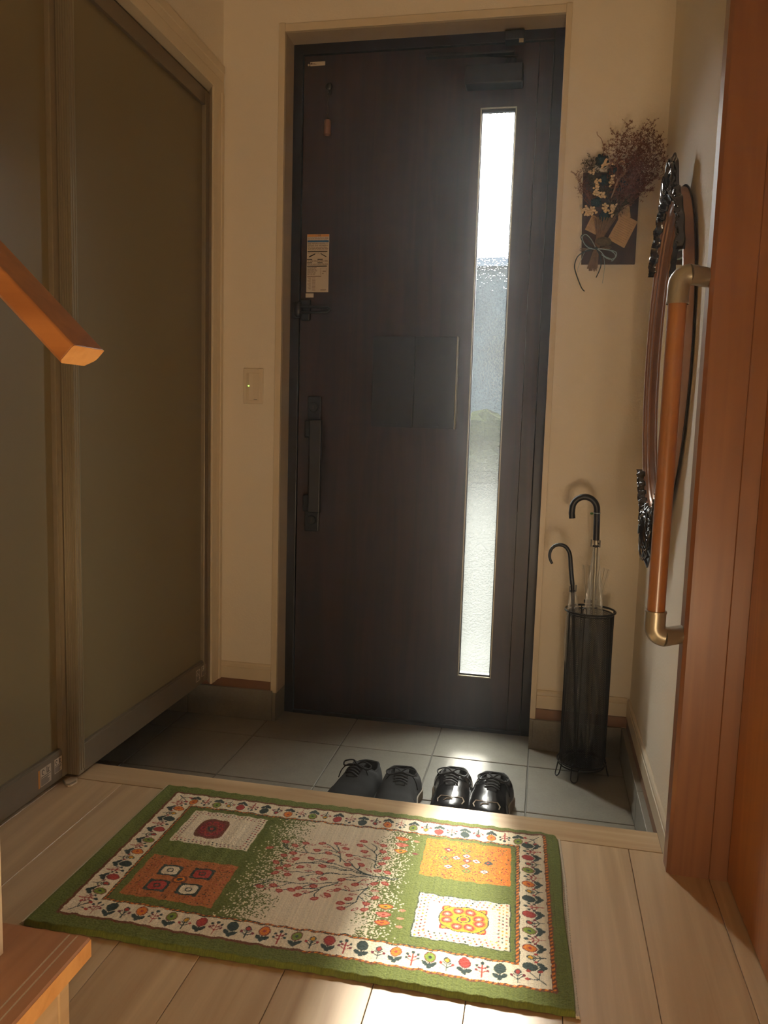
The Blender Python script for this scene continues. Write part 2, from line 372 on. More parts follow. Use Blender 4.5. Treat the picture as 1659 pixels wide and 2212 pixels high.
# door recess casing
cs = sempty('trim_10')
part(MB().box(-.3551, -.3344, 0, .0135, .0993, 2.2881), 'casing_side', MTRIM, cs, bevel=.0012)
part(MB().box(.533, .5509, 0, .0135, .0993, 2.2881), 'casing_side', MTRIM, cs, bevel=.0012)
part(MB().box(-.3344, .533, .0005, .0135, 2.2617, 2.285), 'casing_head', MTRIM, cs, bevel=.0012)
part(MB().box(-.350, -.3344, .0135, .096, .0993, 2.27), 'reveal_side', MREV, cs)
part(MB().box(.533, .548, .0135, .096, .0993, 2.27), 'reveal_side', MREV, cs)
part(MB().box(-.3344, .533, .0135, .096, 2.2617, 2.278), 'reveal_head', MREV, cs)

# ---------------- entrance door (door_1)
d1 = sempty('door_1', (.10, .12, 0))
part(MB().box(-.352, -.3035, .093, .16, 0, 2.278).box(.503, .550, .093, .16, 0, 2.278).box(-.3035, .503, .093, .16, 2.230, 2.278), 'door_frame', MDFR, d1, bevel=.002)
part(MB().box(-.3035, .503, .093, .16, -.003, .010), 'threshold', MBLK, d1, bevel=.002)
gx0, gx1, gz0, gz1 = .2865, .3925, .192, 2.037
LY0, LY1 = .101, .146
lf = part(MB().box(-.3010, gx0-.004, LY0, LY1, .012, 2.2275).box(gx1+.004, .4570, LY0, LY1, .012, 2.2275)
     .box(gx0-.004, gx1+.004, LY0, LY1, .012, gz0-.004).box(gx0-.004, gx1+.004, LY0, LY1, gz1+.004, 2.2275), 'door_leaf', MDOOR, d1)
part(MB().box(.4585, .5005, LY0+.001, LY1, .012, 2.2275), 'edge_strip', MDOOR, d1)
part(MB().box(-.31, -.29, LY1, .162, -.003, 2.24).box(.45, .51, LY1, .162, -.003, 2.24).box(-.31, .51, LY1, .162, 2.215, 2.24).box(-.31, .51, LY1, .162, -.003, .03), 'leak_blocker', MBLK, d1)  # unseen strips added behind the door seams to block light leaks
gf = part(MB().box(gx0-.004, gx0, LY0-.002, LY1, gz0-.004, gz1+.004).box(gx1, gx1+.004, LY0-.002, LY1, gz0-.004, gz1+.004)
     .box(gx0, gx1, LY0-.002, LY1, gz0-.004, gz0).box(gx0, gx1, LY0-.002, LY1, gz1, gz1+.004), 'glass_bead', MSILV, d1, bevel=.0008)
part(MB().box(gx0, gx0+.003, LY0+.004, LY0+.016, gz0, gz1).box(gx1-.003, gx1, LY0+.004, LY0+.016, gz0, gz1).box(gx0, gx1, LY0+.004, LY0+.016, gz0, gz0+.006).box(gx0, gx1, LY0+.004, LY0+.016, gz1-.008, gz1), 'glazing_gasket', MBLK, d1)
me = MB().add([(gx0, .122, gz0), (gx1, .122, gz0), (gx1, .122, gz1), (gx0, .122, gz1)], [(0, 1, 2, 3)])
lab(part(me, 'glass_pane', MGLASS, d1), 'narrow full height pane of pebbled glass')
# pull handle
hd = bpy.data.objects.new('pull_handle', None); C.objects.link(hd); hd.parent = d1; hd.location = (-.24-.10, .09-.12, .89)
def hp(mb, name, **kw): return part(mb, name, MBLK, hd, **kw)
hp(MB().box(-.266, -.219, .088, .101, 1.046, 1.125), 'lock_plate', bevel=.003)
hp(MB().box(-.271, -.219, .088, .101, .660, .733), 'lock_plate', bevel=.003)
for z in (1.088, .700):
    part(MB().lathe([(0, .082), (.014, .082), (.015, .086), (.0165, .088)], (-.244, 0, z), 20, axis=1), 'lock_cylinder', MBLK, hd, smooth=True)
    part(MB().box(-.2455, -.2425, .0812, .083, z-.006, z+.006), 'keyhole', MCHAIN, hd)
hp(MB().box(-.268, -.236, .060, .101, .985, 1.043), 'grip_bracket', bevel=.004)
hp(MB().box(-.270, -.236, .060, .101, .732, .788), 'grip_bracket', bevel=.004)
hp(MB().prism([(-.246, .042), (-.205, .046), (-.203, .060), (-.210, .070), (-.240, .070), (-.248, .060)], 2, .730, 1.046), 'grip', bevel=.004)
# door guard
dg = bpy.data.objects.new('door_guard', None); C.objects.link(dg); dg.parent = d1; dg.location = (-.24-.10, .09-.12, 1.41)
part(MB().box(-.325, -.296, .078, .094, 1.385, 1.440), 'guard_base', MBLK, dg, bevel=.004)
part(MB().blob((-.300, .072, 1.412), .016, .014, .026, 12, 8), 'guard_knuckle', MBLK, dg, smooth=True)
part(MB().box(-.297, -.262, .084, .101, 1.378, 1.450), 'guard_plate', MBLK, dg, bevel=.006)
part(MB().tube([(-.30, .066, 1.421), (-.25, .066, 1.420), (-.195, .067, 1.418), (-.185, .067, 1.412), (-.195, .067, 1.404), (-.25, .066, 1.402), (-.30, .066, 1.402)], .0045, 8), 'guard_arm', MBLK, dg, smooth=True)
# closer
dc = bpy.data.objects.new('door_closer', None); C.objects.link(dc); dc.parent = d1; dc.location = (.3-.10, .07-.12, 2.12)
part(MB().box(.235, .412, .045, .101, 2.092, 2.150), 'closer_body', MBLK, dc, bevel=.004)
part(MB().lathe([(0, 2.170), (.014, 2.170), (.016, 2.150)], (.375, .072, 0), 18), 'closer_spindle', MBLK, dc, smooth=True)
part(MB().box(.112, .385, .030, .052, 2.172, 2.180), 'closer_arm', MBLK, dc, bevel=.002)
part(MB().prism([(.108, .030), (.128, .030), (.395, .082), (.375, .090)], 2, 2.181, 2.188), 'closer_link', MBLK, dc, bevel=.001)
part(MB().box(.352, .412, .050, .094, 2.2175, 2.246), 'closer_bracket', MBLK, dc, bevel=.003)
part(MB().box(.396, .410, .046, .051, 2.206, 2.218), 'closer_screw_cap', MSILV, dc, bevel=.001)
# letter box cover on the inside of the door
lb = bpy.data.objects.new('letter_box_cover', None); C.objects.link(lb); lb.parent = d1; lb.location = (.1-.10, .08-.12, 1.17)
part(MB().box(-.038, .1025, .067, .101, 1.029, 1.3255), 'cover_panel', MGREY, lb, bevel=.0015)
part(MB().box(.1035, .240, .067, .101, 1.029, 1.3255), 'cover_panel', MGREY, lb, bevel=.0015)
part(MB().box(.2405, .2435, .064, .101, 1.028, 1.3265), 'glint_strip', MSILV, lb)  # pale strip standing in for the glass slit's reflection on the cover
part(MB().box(.000, .050, .0655, .069, 1.036, 1.046), 'finger_slot', MBLK, lb, bevel=.001)
part(MB().box(.135, .190, .0655, .069, 1.036, 1.046), 'finger_slot', MBLK, lb, bevel=.001)
# labels on the door
def text(s, size, loc, mat, parent, name, rot=(PI/2, 0, 0)):
    c = bpy.data.curves.new(name, 'FONT'); c.body = s; c.size = size; c.align_x = 'CENTER'; c.align_y = 'CENTER'; c.extrude = .00005
    o = bpy.data.objects.new(name, c); C.objects.link(o); c.materials.append(mat); o.parent = parent
    p = Vector((0, 0, 0)); q = parent
    while q is not None: p += q.location; q = q.parent
    o.location = Vector(loc)-p; o.rotation_euler = rot; return o
LB = LY0
cl = part(MB().box(-.2815, -.2045, LB-.0006, LB, 1.4735, 1.6630), 'caution_label', MLABEL, d1); lab(cl, 'white printed instruction label with yellow and blue bands')
def pr(mb_boxes, mat, name='printing'):
    m = MB()
    for (x0, x1, z0, z1) in mb_boxes: m.box(x0, x1, LB-.0009, LB-.0006, z0, z1)
    return part(m, name, mat, cl)
pr([(-.2805, -.2055, 1.6545, 1.6625)], MYEL, 'yellow_band')
pr([(-.2800, -.2060, 1.6365, 1.6425)], MBLUE, 'blue_band')
pr([(-.2790, -.2100, 1.6050, 1.6085), (-.2800, -.2110, 1.5570, 1.5605)]+[(-.2805+.0365*a, -.2625+.0365*a, z, z+.0028) for a in (0, 1) for z in (1.5795, 1.5685)], MBLACK, 'heading_bars')
fine = []
for z in [1.6505, 1.6475, 1.6435, 1.6330, 1.6300, 1.6265, 1.6235, 1.6190, 1.6160, 1.6128, 1.6015, 1.5765, 1.5740, 1.5655, 1.5630]+[1.5540-.0029*i for i in range(9)]:
    x = -.279
    xe = -.208 if z > 1.556 else -.243
    while x < xe-.008:
        L = random.uniform(.004, .013); L = min(L, xe-x); fine.append((x, x+L, z, z+.0011)); x += L+random.uniform(.001, .003)
fine += [(-.278+.003*(i % 3), -.266, 1.5210-.0035*i, 1.5220-.0035*i) for i in range(12)]
fine += [(-.262, -.250, 1.5200-.0040*i, 1.5210-.0040*i) for i in range(11)]
fine += [(-.2325, -.2318, 1.530, 1.553), (-.2325, -.212, 1.5525, 1.553), (-.2125, -.212, 1.530, 1.553), (-.2250, -.214, 1.541, 1.543), (-.227, -.222, 1.534, 1.536), (-.279, -.230, 1.5245, 1.5262), (-.2320, -.212, 1.4810, 1.4822), (-.2320, -.214, 1.4780, 1.4790)]
pr(fine, MINK, 'fine_print')
ic = []
for k2 in range(9): ic.append((-.274+.0022*k2, -.270+.0022*k2, 1.5880+.0011*k2, 1.5915+.0010*k2))
for k2 in range(8): ic.append((-.233+.0024*k2, -.230+.0024*k2, 1.5980-.0014*k2, 1.6000-.0013*k2))
pr(ic, MBLACK, 'lever_drawing')
text('ご注意', .0068, (-.2430, LB-.0009, 1.6583), MBLACK, cl, 'heading_text')
c2 = part(MB().box(-.2835, -.2555, LB-.0006, LB, 1.4560, 1.4695), 'small_label', MLABEL, d1)
c3 = part(MB().box(-.2810, -.2308, LB-.0006, LB, 2.1965, 2.2092), 'small_label', MLABEL, d1); lab(c3, 'small white label at the top corner of the door')
m = MB()
for x0, x1, z0, z1 in [(-.2795, -.2740, 2.2015, 2.2068), (-.2730, -.2640, 2.2030, 2.2040), (-.2735, -.2600, 2.2000, 2.2008)]: m.box(x0, x1, LB-.0009, LB-.0006, z0, z1)
part(m, 'printing', MINK, c3)
part(MB().lathe([(0, LB-.002), (.003, LB-.002), (.0035, LB)], (-.2865, 0, 2.2005), 12, axis=1), 'screw_cap', MLABEL, d1)
# bell hanging on the door
bl = thing('door_bell', 'small copper bell hanging on a chain inside the dark entrance door', 'bell', (-.2145, .092, 1.975))
part(MB().lathe([(0, 2.0205), (.009, 2.0200), (.0118, 2.0165), (.0120, 1.976), (.0128, 1.974), (.0115, 1.974), (.0108, 1.978), (.0108, 2.015), (0, 2.017)], (-.2140, .085, 0), 24), 'bell_cup', MBRASS, bl, smooth=True)
part(MB().tube([(-.2140, .085, 2.016), (-.2140, .085, 1.985)], .0008, 6).blob((-.2140, .085, 1.983), .004), 'clapper', MCHAIN, bl, smooth=True)
m = MB()
zz = 2.1080
for i in range(6):
    a = (i % 2)*PI/2; L = .0065+(.003 if i in (1, 2) else 0)
    pts = [(-.2148+.0028*math.cos(t)*math.cos(a), .088+.0028*math.cos(t)*math.sin(a), zz-L+L*math.sin(t)) for t in np.linspace(0, 2*PI, 12, endpoint=False)]
    m.tube(pts, .0008, 5, closed=True); zz -= 2*L-.0022
m.tube([(-.2210, .085, 2.019), (-.2190, .085, 2.028), (-.2145, .085, 2.033), (-.2095, .085, 2.028), (-.2075, .085, 2.019)], .0009, 6)
part(m, 'chain', MCHAIN, bl, smooth=True)
part(MB().box(-.2215, -.2075, .0935, .1008, 2.105, 2.140).tube([(-.2145, .094, 2.112), (-.2145, .087, 2.106), (-.2145, .084, 2.112)], .0018, 8).blob((-.2145, .095, 2.128), .012, .006, .012), 'hook', MBLK, bl, smooth=False)

# ---------------- light switch
sw = thing('light_switch', 'cream wall switch with a green pilot light left of the entrance door', 'switch', (-.43, .008, 1.15))
part(MB().box(-.4645, -.3955, -.0005, .008, 1.0928, 1.2098), 'wall_plate', MWHITE, sw, bevel=.0025)
part(MB().box(-.4530, -.4075, -.0010, .0005, 1.1030, 1.1955), 'inner_frame', MTRIM, sw, bevel=.0006)
part(MB().prism([(-.4515, -.0015), (-.4430, -.0038), (-.4300, -.0022), (-.4090, -.0016), (-.4090, .001), (-.4515, .001)], 2, 1.1050, 1.1935), 'rocker', MWHITE, sw)
part(MB().blob((-.4442, -.0040, 1.1520), .0030, .0012, .0016), 'pilot_light', MLED, sw)
m = MB()
for i in range(4): m.box(-.4260+.0032*i, -.4238+.0032*i, -.0024, -.0021, 1.1065, 1.1085)
part(m, 'printing', MBLACK, sw)

# ---------------- sliding closet panels on the left
def slide(name, xf, y0, y1, ribs):
    r = sempty(name, (xf-.015, (y0+y1)/2, .1455)); xb = xf-.030
    zb, zt = .1455, 2.066
    part(MB().box(xb, xf, y0+.024, y1-.044, zb, zb+.0705), 'bottom_rail', MALUD, r, bevel=.0012)
    part(MB().box(xb, xf, y0+.024, y1-.044, zt-.046, zt), 'top_rail', MALUD, r, bevel=.0012)
    m = MB().box(xb, xf, y1-.044, y1, zb, zt)
    part(m, 'stile', MALU, r, bevel=.0012)
    part(MB().box(xf, xf+.0016, y1-.044, y1-.036, zb+.02, zt-.01).box(xf, xf+.0016, y1-.014, y1-.010, zb+.02, zt-.01), 'stile_rib', MALU, r)
    if ribs:
        part(MB().box(xb, xf, y0+.002, y0+.024, zb, zt), 'stile', MALU, r, bevel=.0012)
        m = MB()
        for a, b2 in ((0, .0045), (.0068, .0105), (.013, .0165), (.019, .023), (.0255, .030)): m.box(xb+a, xb+b2, y0, y0+.002, zb, zt)
        for a, b2 in ((.0015, .004), (.010, .0125), (.020, .0235)): m.box(xf, xf+.0018, y0+a, y0+b2, zb+.01, zt)
        part(m, 'stile_rib', MSILV, r)
    else: part(MB().box(xb, xf, y0, y0+.024, zb, zt), 'stile', MALU, r, bevel=.0012)
    part(MB().box(xf-.018, xf-.012, y0+.022, y1-.042, zb+.068, zt-.044), 'frosted_panel', MFROST, r)
    part(MB().box(xf-.012, xf-.004, y0+.024, y1-.044, zb+.0705, zb+.0745), 'gasket', MALUD, r)
    return r
s2 = slide('door_2', -.565, -.830, -.040, True)
s1 = slide('door_3', -.597, -1.600, -.8070, False)
def raillabel(par, xf, yc, zc, w_, h_, seed):
    random.seed(seed)
    l = part(MB().box(xf, xf+.0005, yc-w_/2, yc+w_/2, zc-h_/2, zc+h_/2), 'notice_label', MLABEL, par)
    m = MB()
    for q in range(9):
        z = zc-h_*.44+q*h_*.045; m.box(xf+.0005, xf+.0008, yc-w_*.45, yc+w_*random.uniform(.15, .45), z, z+h_*.02)
    m.box(xf+.0005, xf+.0008, yc-w_*.45, yc+w_*.45, zc+h_*.0, zc+h_*.03)
    pts = [(xf+.0007, yc-w_*.25+w_*.1*math.cos(t), zc+h_*.27+h_*.13*math.sin(t)) for t in np.linspace(.3, 5.2, 10)]
    m.tube(pts, .0008, 5)
    m.tube([(xf+.0007, yc+w_*.10, zc+h_*.46), (xf+.0007, yc+w_*.10, zc+h_*.12), (xf+.0007, yc+w_*.34, zc+h_*.12)], .0008, 5)
    m.tube([(xf+.0007, yc+w_*.22, zc+h_*.12), (xf+.0007, yc+w_*.24, zc+h_*.36), (xf+.0007, yc+w_*.34, zc+h_*.33)], .0008, 5)
    part(m, 'printing', MBLACK, l)
    return l
raillabel(s1, -.597, -.918, .1815, .042, .044, 3)
part(MB().box(-.597, -.5965, -.947, -.941, .159, .203), 'orange_label', MYEL, s1)
raillabel(s1, -.597, -.868, .186, .030, .036, 4)
raillabel(s2, -.565, -.085, .186, .035, .036, 5)
raillabel(s2, -.565, -.130, .182, .030, .040, 6)
random.seed(21)
# casing of the closet opening and its track
cc = sempty('trim_11')
def casing(z0): return None
part(MB().prism([(-.5750, -.0400), (-.5450, -.0790), (-.5400, -.0790), (-.5385, -.0770), (-.5385, -.0440), (-.5420, -.0425), (-.5400, -.0400), (-.5385, -.0210), (-.5360, -.0180), (-.5360, -.0010), (-.545, .008), (-.600, .008), (-.600, -.040)], 2, .1385, 2.080), 'casing_side', MTRIM, cc)
part(MB().prism([(-.600, 2.078), (-.5395, 2.078), (-.5385, 2.080), (-.5385, 2.115), (-.542, 2.1165), (-.540, 2.119), (-.5385, 2.140), (-.536, 2.143), (-.536, 2.166), (-.600, 2.166)], 1, -1.66, -.001), 'casing_head', MTRIM, cc)
part(MB().box(-.700, -.545, -1.62, -.04, 2.092, 2.10).box(-.700, -.690, -1.62, -.04, 2.02, 2.10).box(-.5475, -.545, -1.62, -.078, 2.079, 2.10), 'track', MBLK, cc)
g1 = thing('door_guide', 'small clear floor guide under the near end of the right sliding closet panel', 'door guide', (-.578, -.838, H))
part(MB().prism([(-.592, -.850), (-.570, -.872), (-.562, -.868), (-.560, -.845), (-.572, -.826), (-.590, -.826)], 2, H, H+.004), 'guide_foot', MWHITE, g1, bevel=.001)
part(MB().tube([(-.594, -.853, H+.006), (-.576, -.872, H+.006), (-.566, -.870, H+.006), (-.561, -.850, H+.006)], .0022, 8), 'guide_lip', MSILV, g1, smooth=True)

# ---------------- wooden jamb and hall door on the right
jb = sempty('trim_12', (.89, -.88, H))
part(MB().prism([(.8325, -.853), (.8304, -.856), (.8304, -.897), (.8375, -.9045), (.9120, -.9045), (.9130, -.9025), (.9145, -.9045), (.951, -.9045), (.951, -.853)], 2, H, WZ), 'jamb_post', MJAMB, jb)
d4 = sempty('door_4', (.965, -1.6, H))
part(MB().box(.9475, .985, -2.34, -.908, H+.004, 2.36), 'door_panel', MRDOOR, d4, bevel=.002)
part(MB().box(.951, .986, -.9078, -.853, H, 2.40), 'dark_gap', MBLK, d4)
part(MB().box(.951, .99, -2.345, -.853, 2.362, WZ), 'head_panel', MRDOOR, d4)

# ---------------- staircase at the lower left
st = thing('staircase', 'honey wood staircase whose lowest tread with two grooves shows at the lower left', 'stairs', (-.3, -2.05, H))
def tread(xn, z):
    pts = [(xn-.30, z-.030), (xn-.003, z-.030), (xn, z-.027), (xn, z-.003), (xn-.003, z), (xn-.0185, z), (xn-.020, z-.0016), (xn-.0215, z), (xn-.0305, z), (xn-.032, z-.0016), (xn-.0335, z), (xn-.30, z)]
    part(MB().prism(pts, 1, -2.62, -1.6275), 'tread', MTREAD, st)
    lab(part(MB().box(xn, xn+.0006, -2.62, -1.6275, z-.0275, z-.0022), 'nosing_edge', MLITHONEY, st), 'orange wood nosing face, coloured brighter as if lit')
    part(MB().box(xn-.0212, xn-.0188, -2.62, -1.628, z-.0012, z-.0004).box(xn-.0332, xn-.0308, -2.62, -1.628, z-.0012, z-.0004), 'grip_line', MFRINGE, st)
tread(-.0400, .333); tread(-.262, .533)
part(MB().box(-.085, -.070, -2.62, -1.661, H, .303), 'riser', MRISER, st, bevel=.001)
part(MB().box(-.307, -.292, -2.62, -1.661, .333, .503), 'riser', MRISER, st, bevel=.001)
part(MB().box(-.60, -.0698, -1.6575, -1.634, H, .303), 'side_board', MRISER, st, bevel=.002)
ps = thing('stair_post', 'white post standing on the lowest tread at the left picture edge', 'post', (-.16, -1.704, .333))
part(MB().prism([(-.175, .3335), (-.1335, .3335), (-.1335, 1.224), (-.175, 1.264)], 1, -1.724, -1.684), 'post_shaft', MWHITE, ps)
hr = thing('stair_handrail', 'sloping honey wood stair handrail ending in mid air at the upper left', 'handrail', (.0108, -1.69, 1.127))
dx, dz = -.7228, .6910      # up the stairs
nx, nz = -.6910, -.7228     # down, square to the rail
t_, ya, yb = .0272, -1.727, -1.662
c_ = .0045
sec = [(0, ya+c_*.5), (c_*.5, ya), (t_-c_, ya), (t_, ya+c_), (t_, yb-.014), (t_-.009, yb-.002), (t_-.013, yb), (c_*.3, yb), (0, yb-c_*.3)]
vs = []; L = 1.6
for a in (0, L):
    for (n_, y_) in sec: vs.append((.0108+nx*n_+dx*a, y_, 1.1268+nz*n_+dz*a))
n = len(sec); m = MB().add(vs, [tuple(range(n)), tuple(range(n, 2*n))[::-1]]+[(i, (i+1) % n, n+(i+1) % n, n+i) for i in range(n)])
part(m, 'rail', MRAIL, hr, bevel=.0012)
m = MB().add([(v[0]+.0006*.72, v[1], v[2]-.0006*.69) for v in vs[:n]], [tuple(range(n))])
lab(part(m, 'end_cap', MLITHONEY, hr), 'pale orange rail end, coloured brighter as if lit')

# ---------------- grab bar
gb = thing('grab_bar', 'vertical wooden grab bar with champagne metal elbows on the right wall', 'grab bar', (XR, -.905, 1.0))
bx, by = .773, -.905
part(MB().lathe([(0, .672), (.0175, .672), (.0175, 1.308), (0, 1.308)], (bx, by, 0), 28), 'grip', MGRAB, gb, smooth=True)
# the elbows reach the wall just beyond the jamb
def elbow(zc, sgn, ov):
    pts = [(bx, by, zc-sgn*.052)]; rr = [.0205]
    pts.append((bx, by, zc-sgn*.020)); rr.append(.0205)
    for t in np.linspace(0, PI/2, 7)[1:]:
        pts.append((bx+.020*(1-math.cos(t)), by+.02*0, zc-sgn*.020+sgn*.020*math.sin(t))); rr.append(.0205)
    m = MB().tube(pts, rr, 24)
    m.tube([(bx+.016, by, zc), (bx+.030, by+.006, zc), (.8296, by+.030, zc)], [.0205, .0190, .0185], 24)
    return part(m, 'elbow', MSILV, gb, smooth=True)
by0 = by
elbow(1.345, 1, 0); elbow(.636, -1, 0)
for z in (1.2900, .684): part(MB().lathe([(.0205, z), (.0214, z), (.0214, z+.0035), (.0205, z+.0035)], (bx, by, 0), 28), 'collar_ring', MSILV, gb)

# ---------------- oval mirror
mi = thing('oval_mirror', 'oval wall mirror with bronze moulding and black carved crest at top and bottom', 'mirror', (.838, -.706, 1.22))
my, mz = -.498, 1.222
def ring(profile, n=96):
    vs = []; fs = []
    for k in range(n):
        a = 2*PI*k/n
        for (dr, x) in profile: vs.append((x, my+(.208+dr)*math.cos(a), mz+(.394+dr)*math.sin(a)))
    q = len(profile)
    for k in range(n):
        for i in range(q-1): fs.append((k*q+i, k*q+i+1, ((k+1) % n)*q+i+1, ((k+1) % n)*q+i))
    return MB().add(vs, fs)
FX = .813
part(ring([(.005, .8384), (.005, .8360), (-.004, .8360)]), 'back_edge', MBLK, mi, smooth=True)
part(ring([(0, .8365), (0, FX+.002)]), 'frame_side', MRIM, mi, smooth=True)
part(ring([(0, FX+.002), (-.003, FX), (-.010, FX-.0005), (-.0135, FX+.0015), (-.0145, FX+.005), (-.016, FX+.0035), (-.022, FX+.004), (-.0235, FX+.009), (-.025, FX+.0075), (-.031, FX+.010), (-.0325, FX+.015), (-.034, FX+.0135), (-.040, FX+.019)]), 'moulding', MBRONZE, mi, smooth=True)
m = MB(); n = 72
m.add([(FX+.0185, my+.169*math.cos(2*PI*k/n), mz+.355*math.sin(2*PI*k/n)) for k in range(n)], [tuple(range(n))])
part(m, 'mirror_glass', MMIR, mi)
def el(a, dr): return (my+(.208+dr)*math.cos(a), mz+(.394+dr)*math.sin(a))
def ornament(a0, aw, crest, peak, seed, name):
    random.seed(seed); vs = []; fs = []; na, nr = 170, 16
    def hg(u): return crest*max(0, 1-(abs(u)*peak)**1.25)+.009*(1+.45*math.sin(u*31+seed))*(1-.4*abs(u))
    for i in range(na+1):
        u = i/na*2-1; a = a0+aw*u; hgt = hg(u); inn = -.014-.012*max(0, 1-abs(u)*2.2)+.003*math.sin(u*47)
        if abs(u) > .94: s_ = (1-abs(u))/.06; hgt *= s_; inn *= max(s_, .05)
        for j in range(nr+1):
            v = j/nr; dr = inn+(hgt-inn)*v; y, z = el(a, dr); edge = min(1, 5*min(v, 1-v))
            rel = .0045*abs(math.sin(u*34+v*6))+.004*abs(math.sin(v*14-u*13*(1 if u > 0 else -1)))+.002*math.sin(u*71+v*31)
            vs.append((FX-.001-.005*edge-rel*edge, y, z))
    for i in range(na):
        for j in range(nr): q = i*(nr+1)+j; fs.append((q, q+1, q+nr+2, q+nr+1))
    m = MB().add(vs, fs)
    # side walls down to the frame
    for jj_ in (0, nr):
        o = len(m.v); edge_v = [vs[i*(nr+1)+jj_] for i in range(na+1)]
        m.add(edge_v+[(FX+(.004 if jj_ == 0 else .003), p[1], p[2]) for p in edge_v], [(i, i+1, na+1+i+1, na+1+i) for i in range(na)])
    for sgn in (-1, 1):
        for q in range(8):
            u = .05+.115*q; a = a0+sgn*aw*u; sc = (hg(u)+.010)*.55; pts = []; rr = []
            y0, z0 = el(a, hg(u)*.45-.003)
            for t in np.linspace(0, 6.6, 20):
                r_ = sc*(1-.75*t/6.6); pts.append((FX-.011-.002*math.sin(t), y0+r_*math.cos(t*sgn+q), z0+r_*math.sin(t*sgn+q))); rr.append(.0028*(1-.5*t/6.6))
            m.tube(pts, rr, 6)
    for q in range(5):
        y, z = el(a0+aw*.05*(q-2), -.008); y2, z2 = el(a0+aw*.035*(q-2), crest*(.95-.12*abs(q-2)))
        m.tube([(FX-.009, y, z), (FX-.015, (y+y2)/2, (z+z2)/2), (FX-.006, y2, z2)], [.002, .006, .002], 7)
    return part(m, name, MORN, mi, smooth=True)
ornament(PI/2, .98, .072, 3.2, 3, 'carved_crest')
ornament(-PI/2, .78, .110, 2.0, 8, 'carved_foot')
mi.rotation_euler = (0, 0, .059)

# ---------------- umbrella stand and umbrellas
sx_, sy_ = .6935, -.155
us = thing('umbrella_stand', 'black wire mesh umbrella stand on the tiles beside the entrance door', 'umbrella stand', (sx_, sy_, 0))
rad, z0, z1 = .0655, .042, .502
vs = []; fs = []; nh, ns = 84, 46
for fam in (1, -1):
    for h_ in range(nh):
        base = len(vs)
        for i in range(ns+1):
            z = z0+(z1-z0)*i/ns; a = 2*PI*h_/nh+fam*(z-z0)/rad*.78
            ca, sa = math.cos(a), math.sin(a)
            for (dr, da, dz_) in ((.0006, 0, .0), (-.0004, 1, 0), (-.0004, -1, 0)):
                r_ = rad+dr; off = da*.0008
                vs.append((sx_+r_*ca-off*sa, sy_+r_*sa+off*ca, z))
        for i in range(ns):
            for q in range(3): fs.append((base+i*3+q, base+i*3+(q+1) % 3, base+(i+1)*3+(q+1) % 3, base+(i+1)*3+q))
o = part(MB().add(vs, fs), 'wire_mesh', MWIRE, us); o['kind'] = 'stuff'
tor = lambda r_, z, tr, nn=48: MB().tube([(sx_+r_*math.cos(a), sy_+r_*math.sin(a), z) for a in np.linspace(0, 2*PI, nn, endpoint=False)], tr, 8, closed=True)
part(tor(.0725, .508, .0032), 'top_ring', MWIRE, us, smooth=True)
part(tor(.0660, .500, .0020), 'top_ring', MWIRE, us, smooth=True)
part(tor(.0720, .044, .0026), 'bottom_ring', MWIRE, us, smooth=True)
part(tor(.0680, .034, .0022), 'bottom_ring', MWIRE, us, smooth=True)
part(MB().lathe([(0, .040), (.065, .040), (.066, .046)], (sx_, sy_, 0), 32), 'drip_pan', MWIRE, us)
for a in (-1.86, -.02, 1.9, 3.6):
    ca, sa = math.cos(a), math.sin(a); q = .0105
    P = lambda r_, t, z: (sx_+r_*ca-t*sa, sy_+r_*sa+t*ca, z)
    pts = [P(.070, -q, .050), P(.076, -q, .020), P(.080, -q*.8, .008), P(.082, 0, .0032), P(.080, q*.8, .008), P(.076, q, .020), P(.070, q, .050)]
    part(MB().tube(spline(pts, 5), .0020, 7), 'foot', MWIRE, us, smooth=True)
for a in (-1.86, -.02, 1.9, 3.6):
    ca, sa = math.cos(a), math.sin(a); P = lambda r_, t, z: (sx_+r_*ca-t*sa, sy_+r_*sa+t*ca, z)
    part(MB().tube([P(.068, 0, .044), P(.068, 0, .512)], .0018, 6), 'upright', MWIRE, us, smooth=True)
for a in (-1.86, 1.3):
    ca, sa = math.cos(a), math.sin(a); P = lambda r_, t, z: (sx_+r_*ca-t*sa, sy_+r_*sa+t*ca, z)
    part(MB().tube(spline([P(.069, -.0055, .505), P(.069, -.0055, .523), P(.069, 0, .529), P(.069, .0055, .523), P(.069, .0055, .505)], 5), .0014, 6), 'hook_loop', MWIRE, us, smooth=True)
part(MB().box(sx_-.016, sx_+.008, sy_+.066, sy_+.072, .515, .525), 'clip', MBLK, us, bevel=.002)

# big umbrella
ub = thing('umbrella', 'clear vinyl umbrella with a thick black crook handle, taller one in the stand', 'umbrella', (.700, -.150, .046), 'umbrellas in the stand')
hy = -.145
pts = [(.6265, hy, .7795), (.6245, hy, .795)]
for t in np.linspace(PI*.93, 0, 16): pts.append((.6605+.0355*math.cos(t), hy, .808+.0365*math.sin(t)))
pts += [(.6975, hy, .78), (.6990, hy, .718)]
part(MB().tube(pts, .0093, 16), 'crook_handle', MHANDLE, ub, smooth=True)
part(MB().tube([(.6990, hy, .722), (.7000, hy, .690), (.7060, -.150, .30), (.7080, -.152, .050)], [.007, .006, .0035, .003], 12), 'shaft', MSILV, ub, smooth=True)
part(MB().box(.6840, .6870, hy-.003, hy+.003, .698, .719).box(.7080, .7120, hy-.003, hy+.003, .697, .718).tube([(.700, hy, .708), (.709, hy, .708)], .003, 8).blob((.6925, hy-.004, .7005), .0035).blob((.7045, hy-.004, .7005), .0035).blob((.6990, hy-.006, .7000), .004), 'rib_notch', MHANDLE, ub)
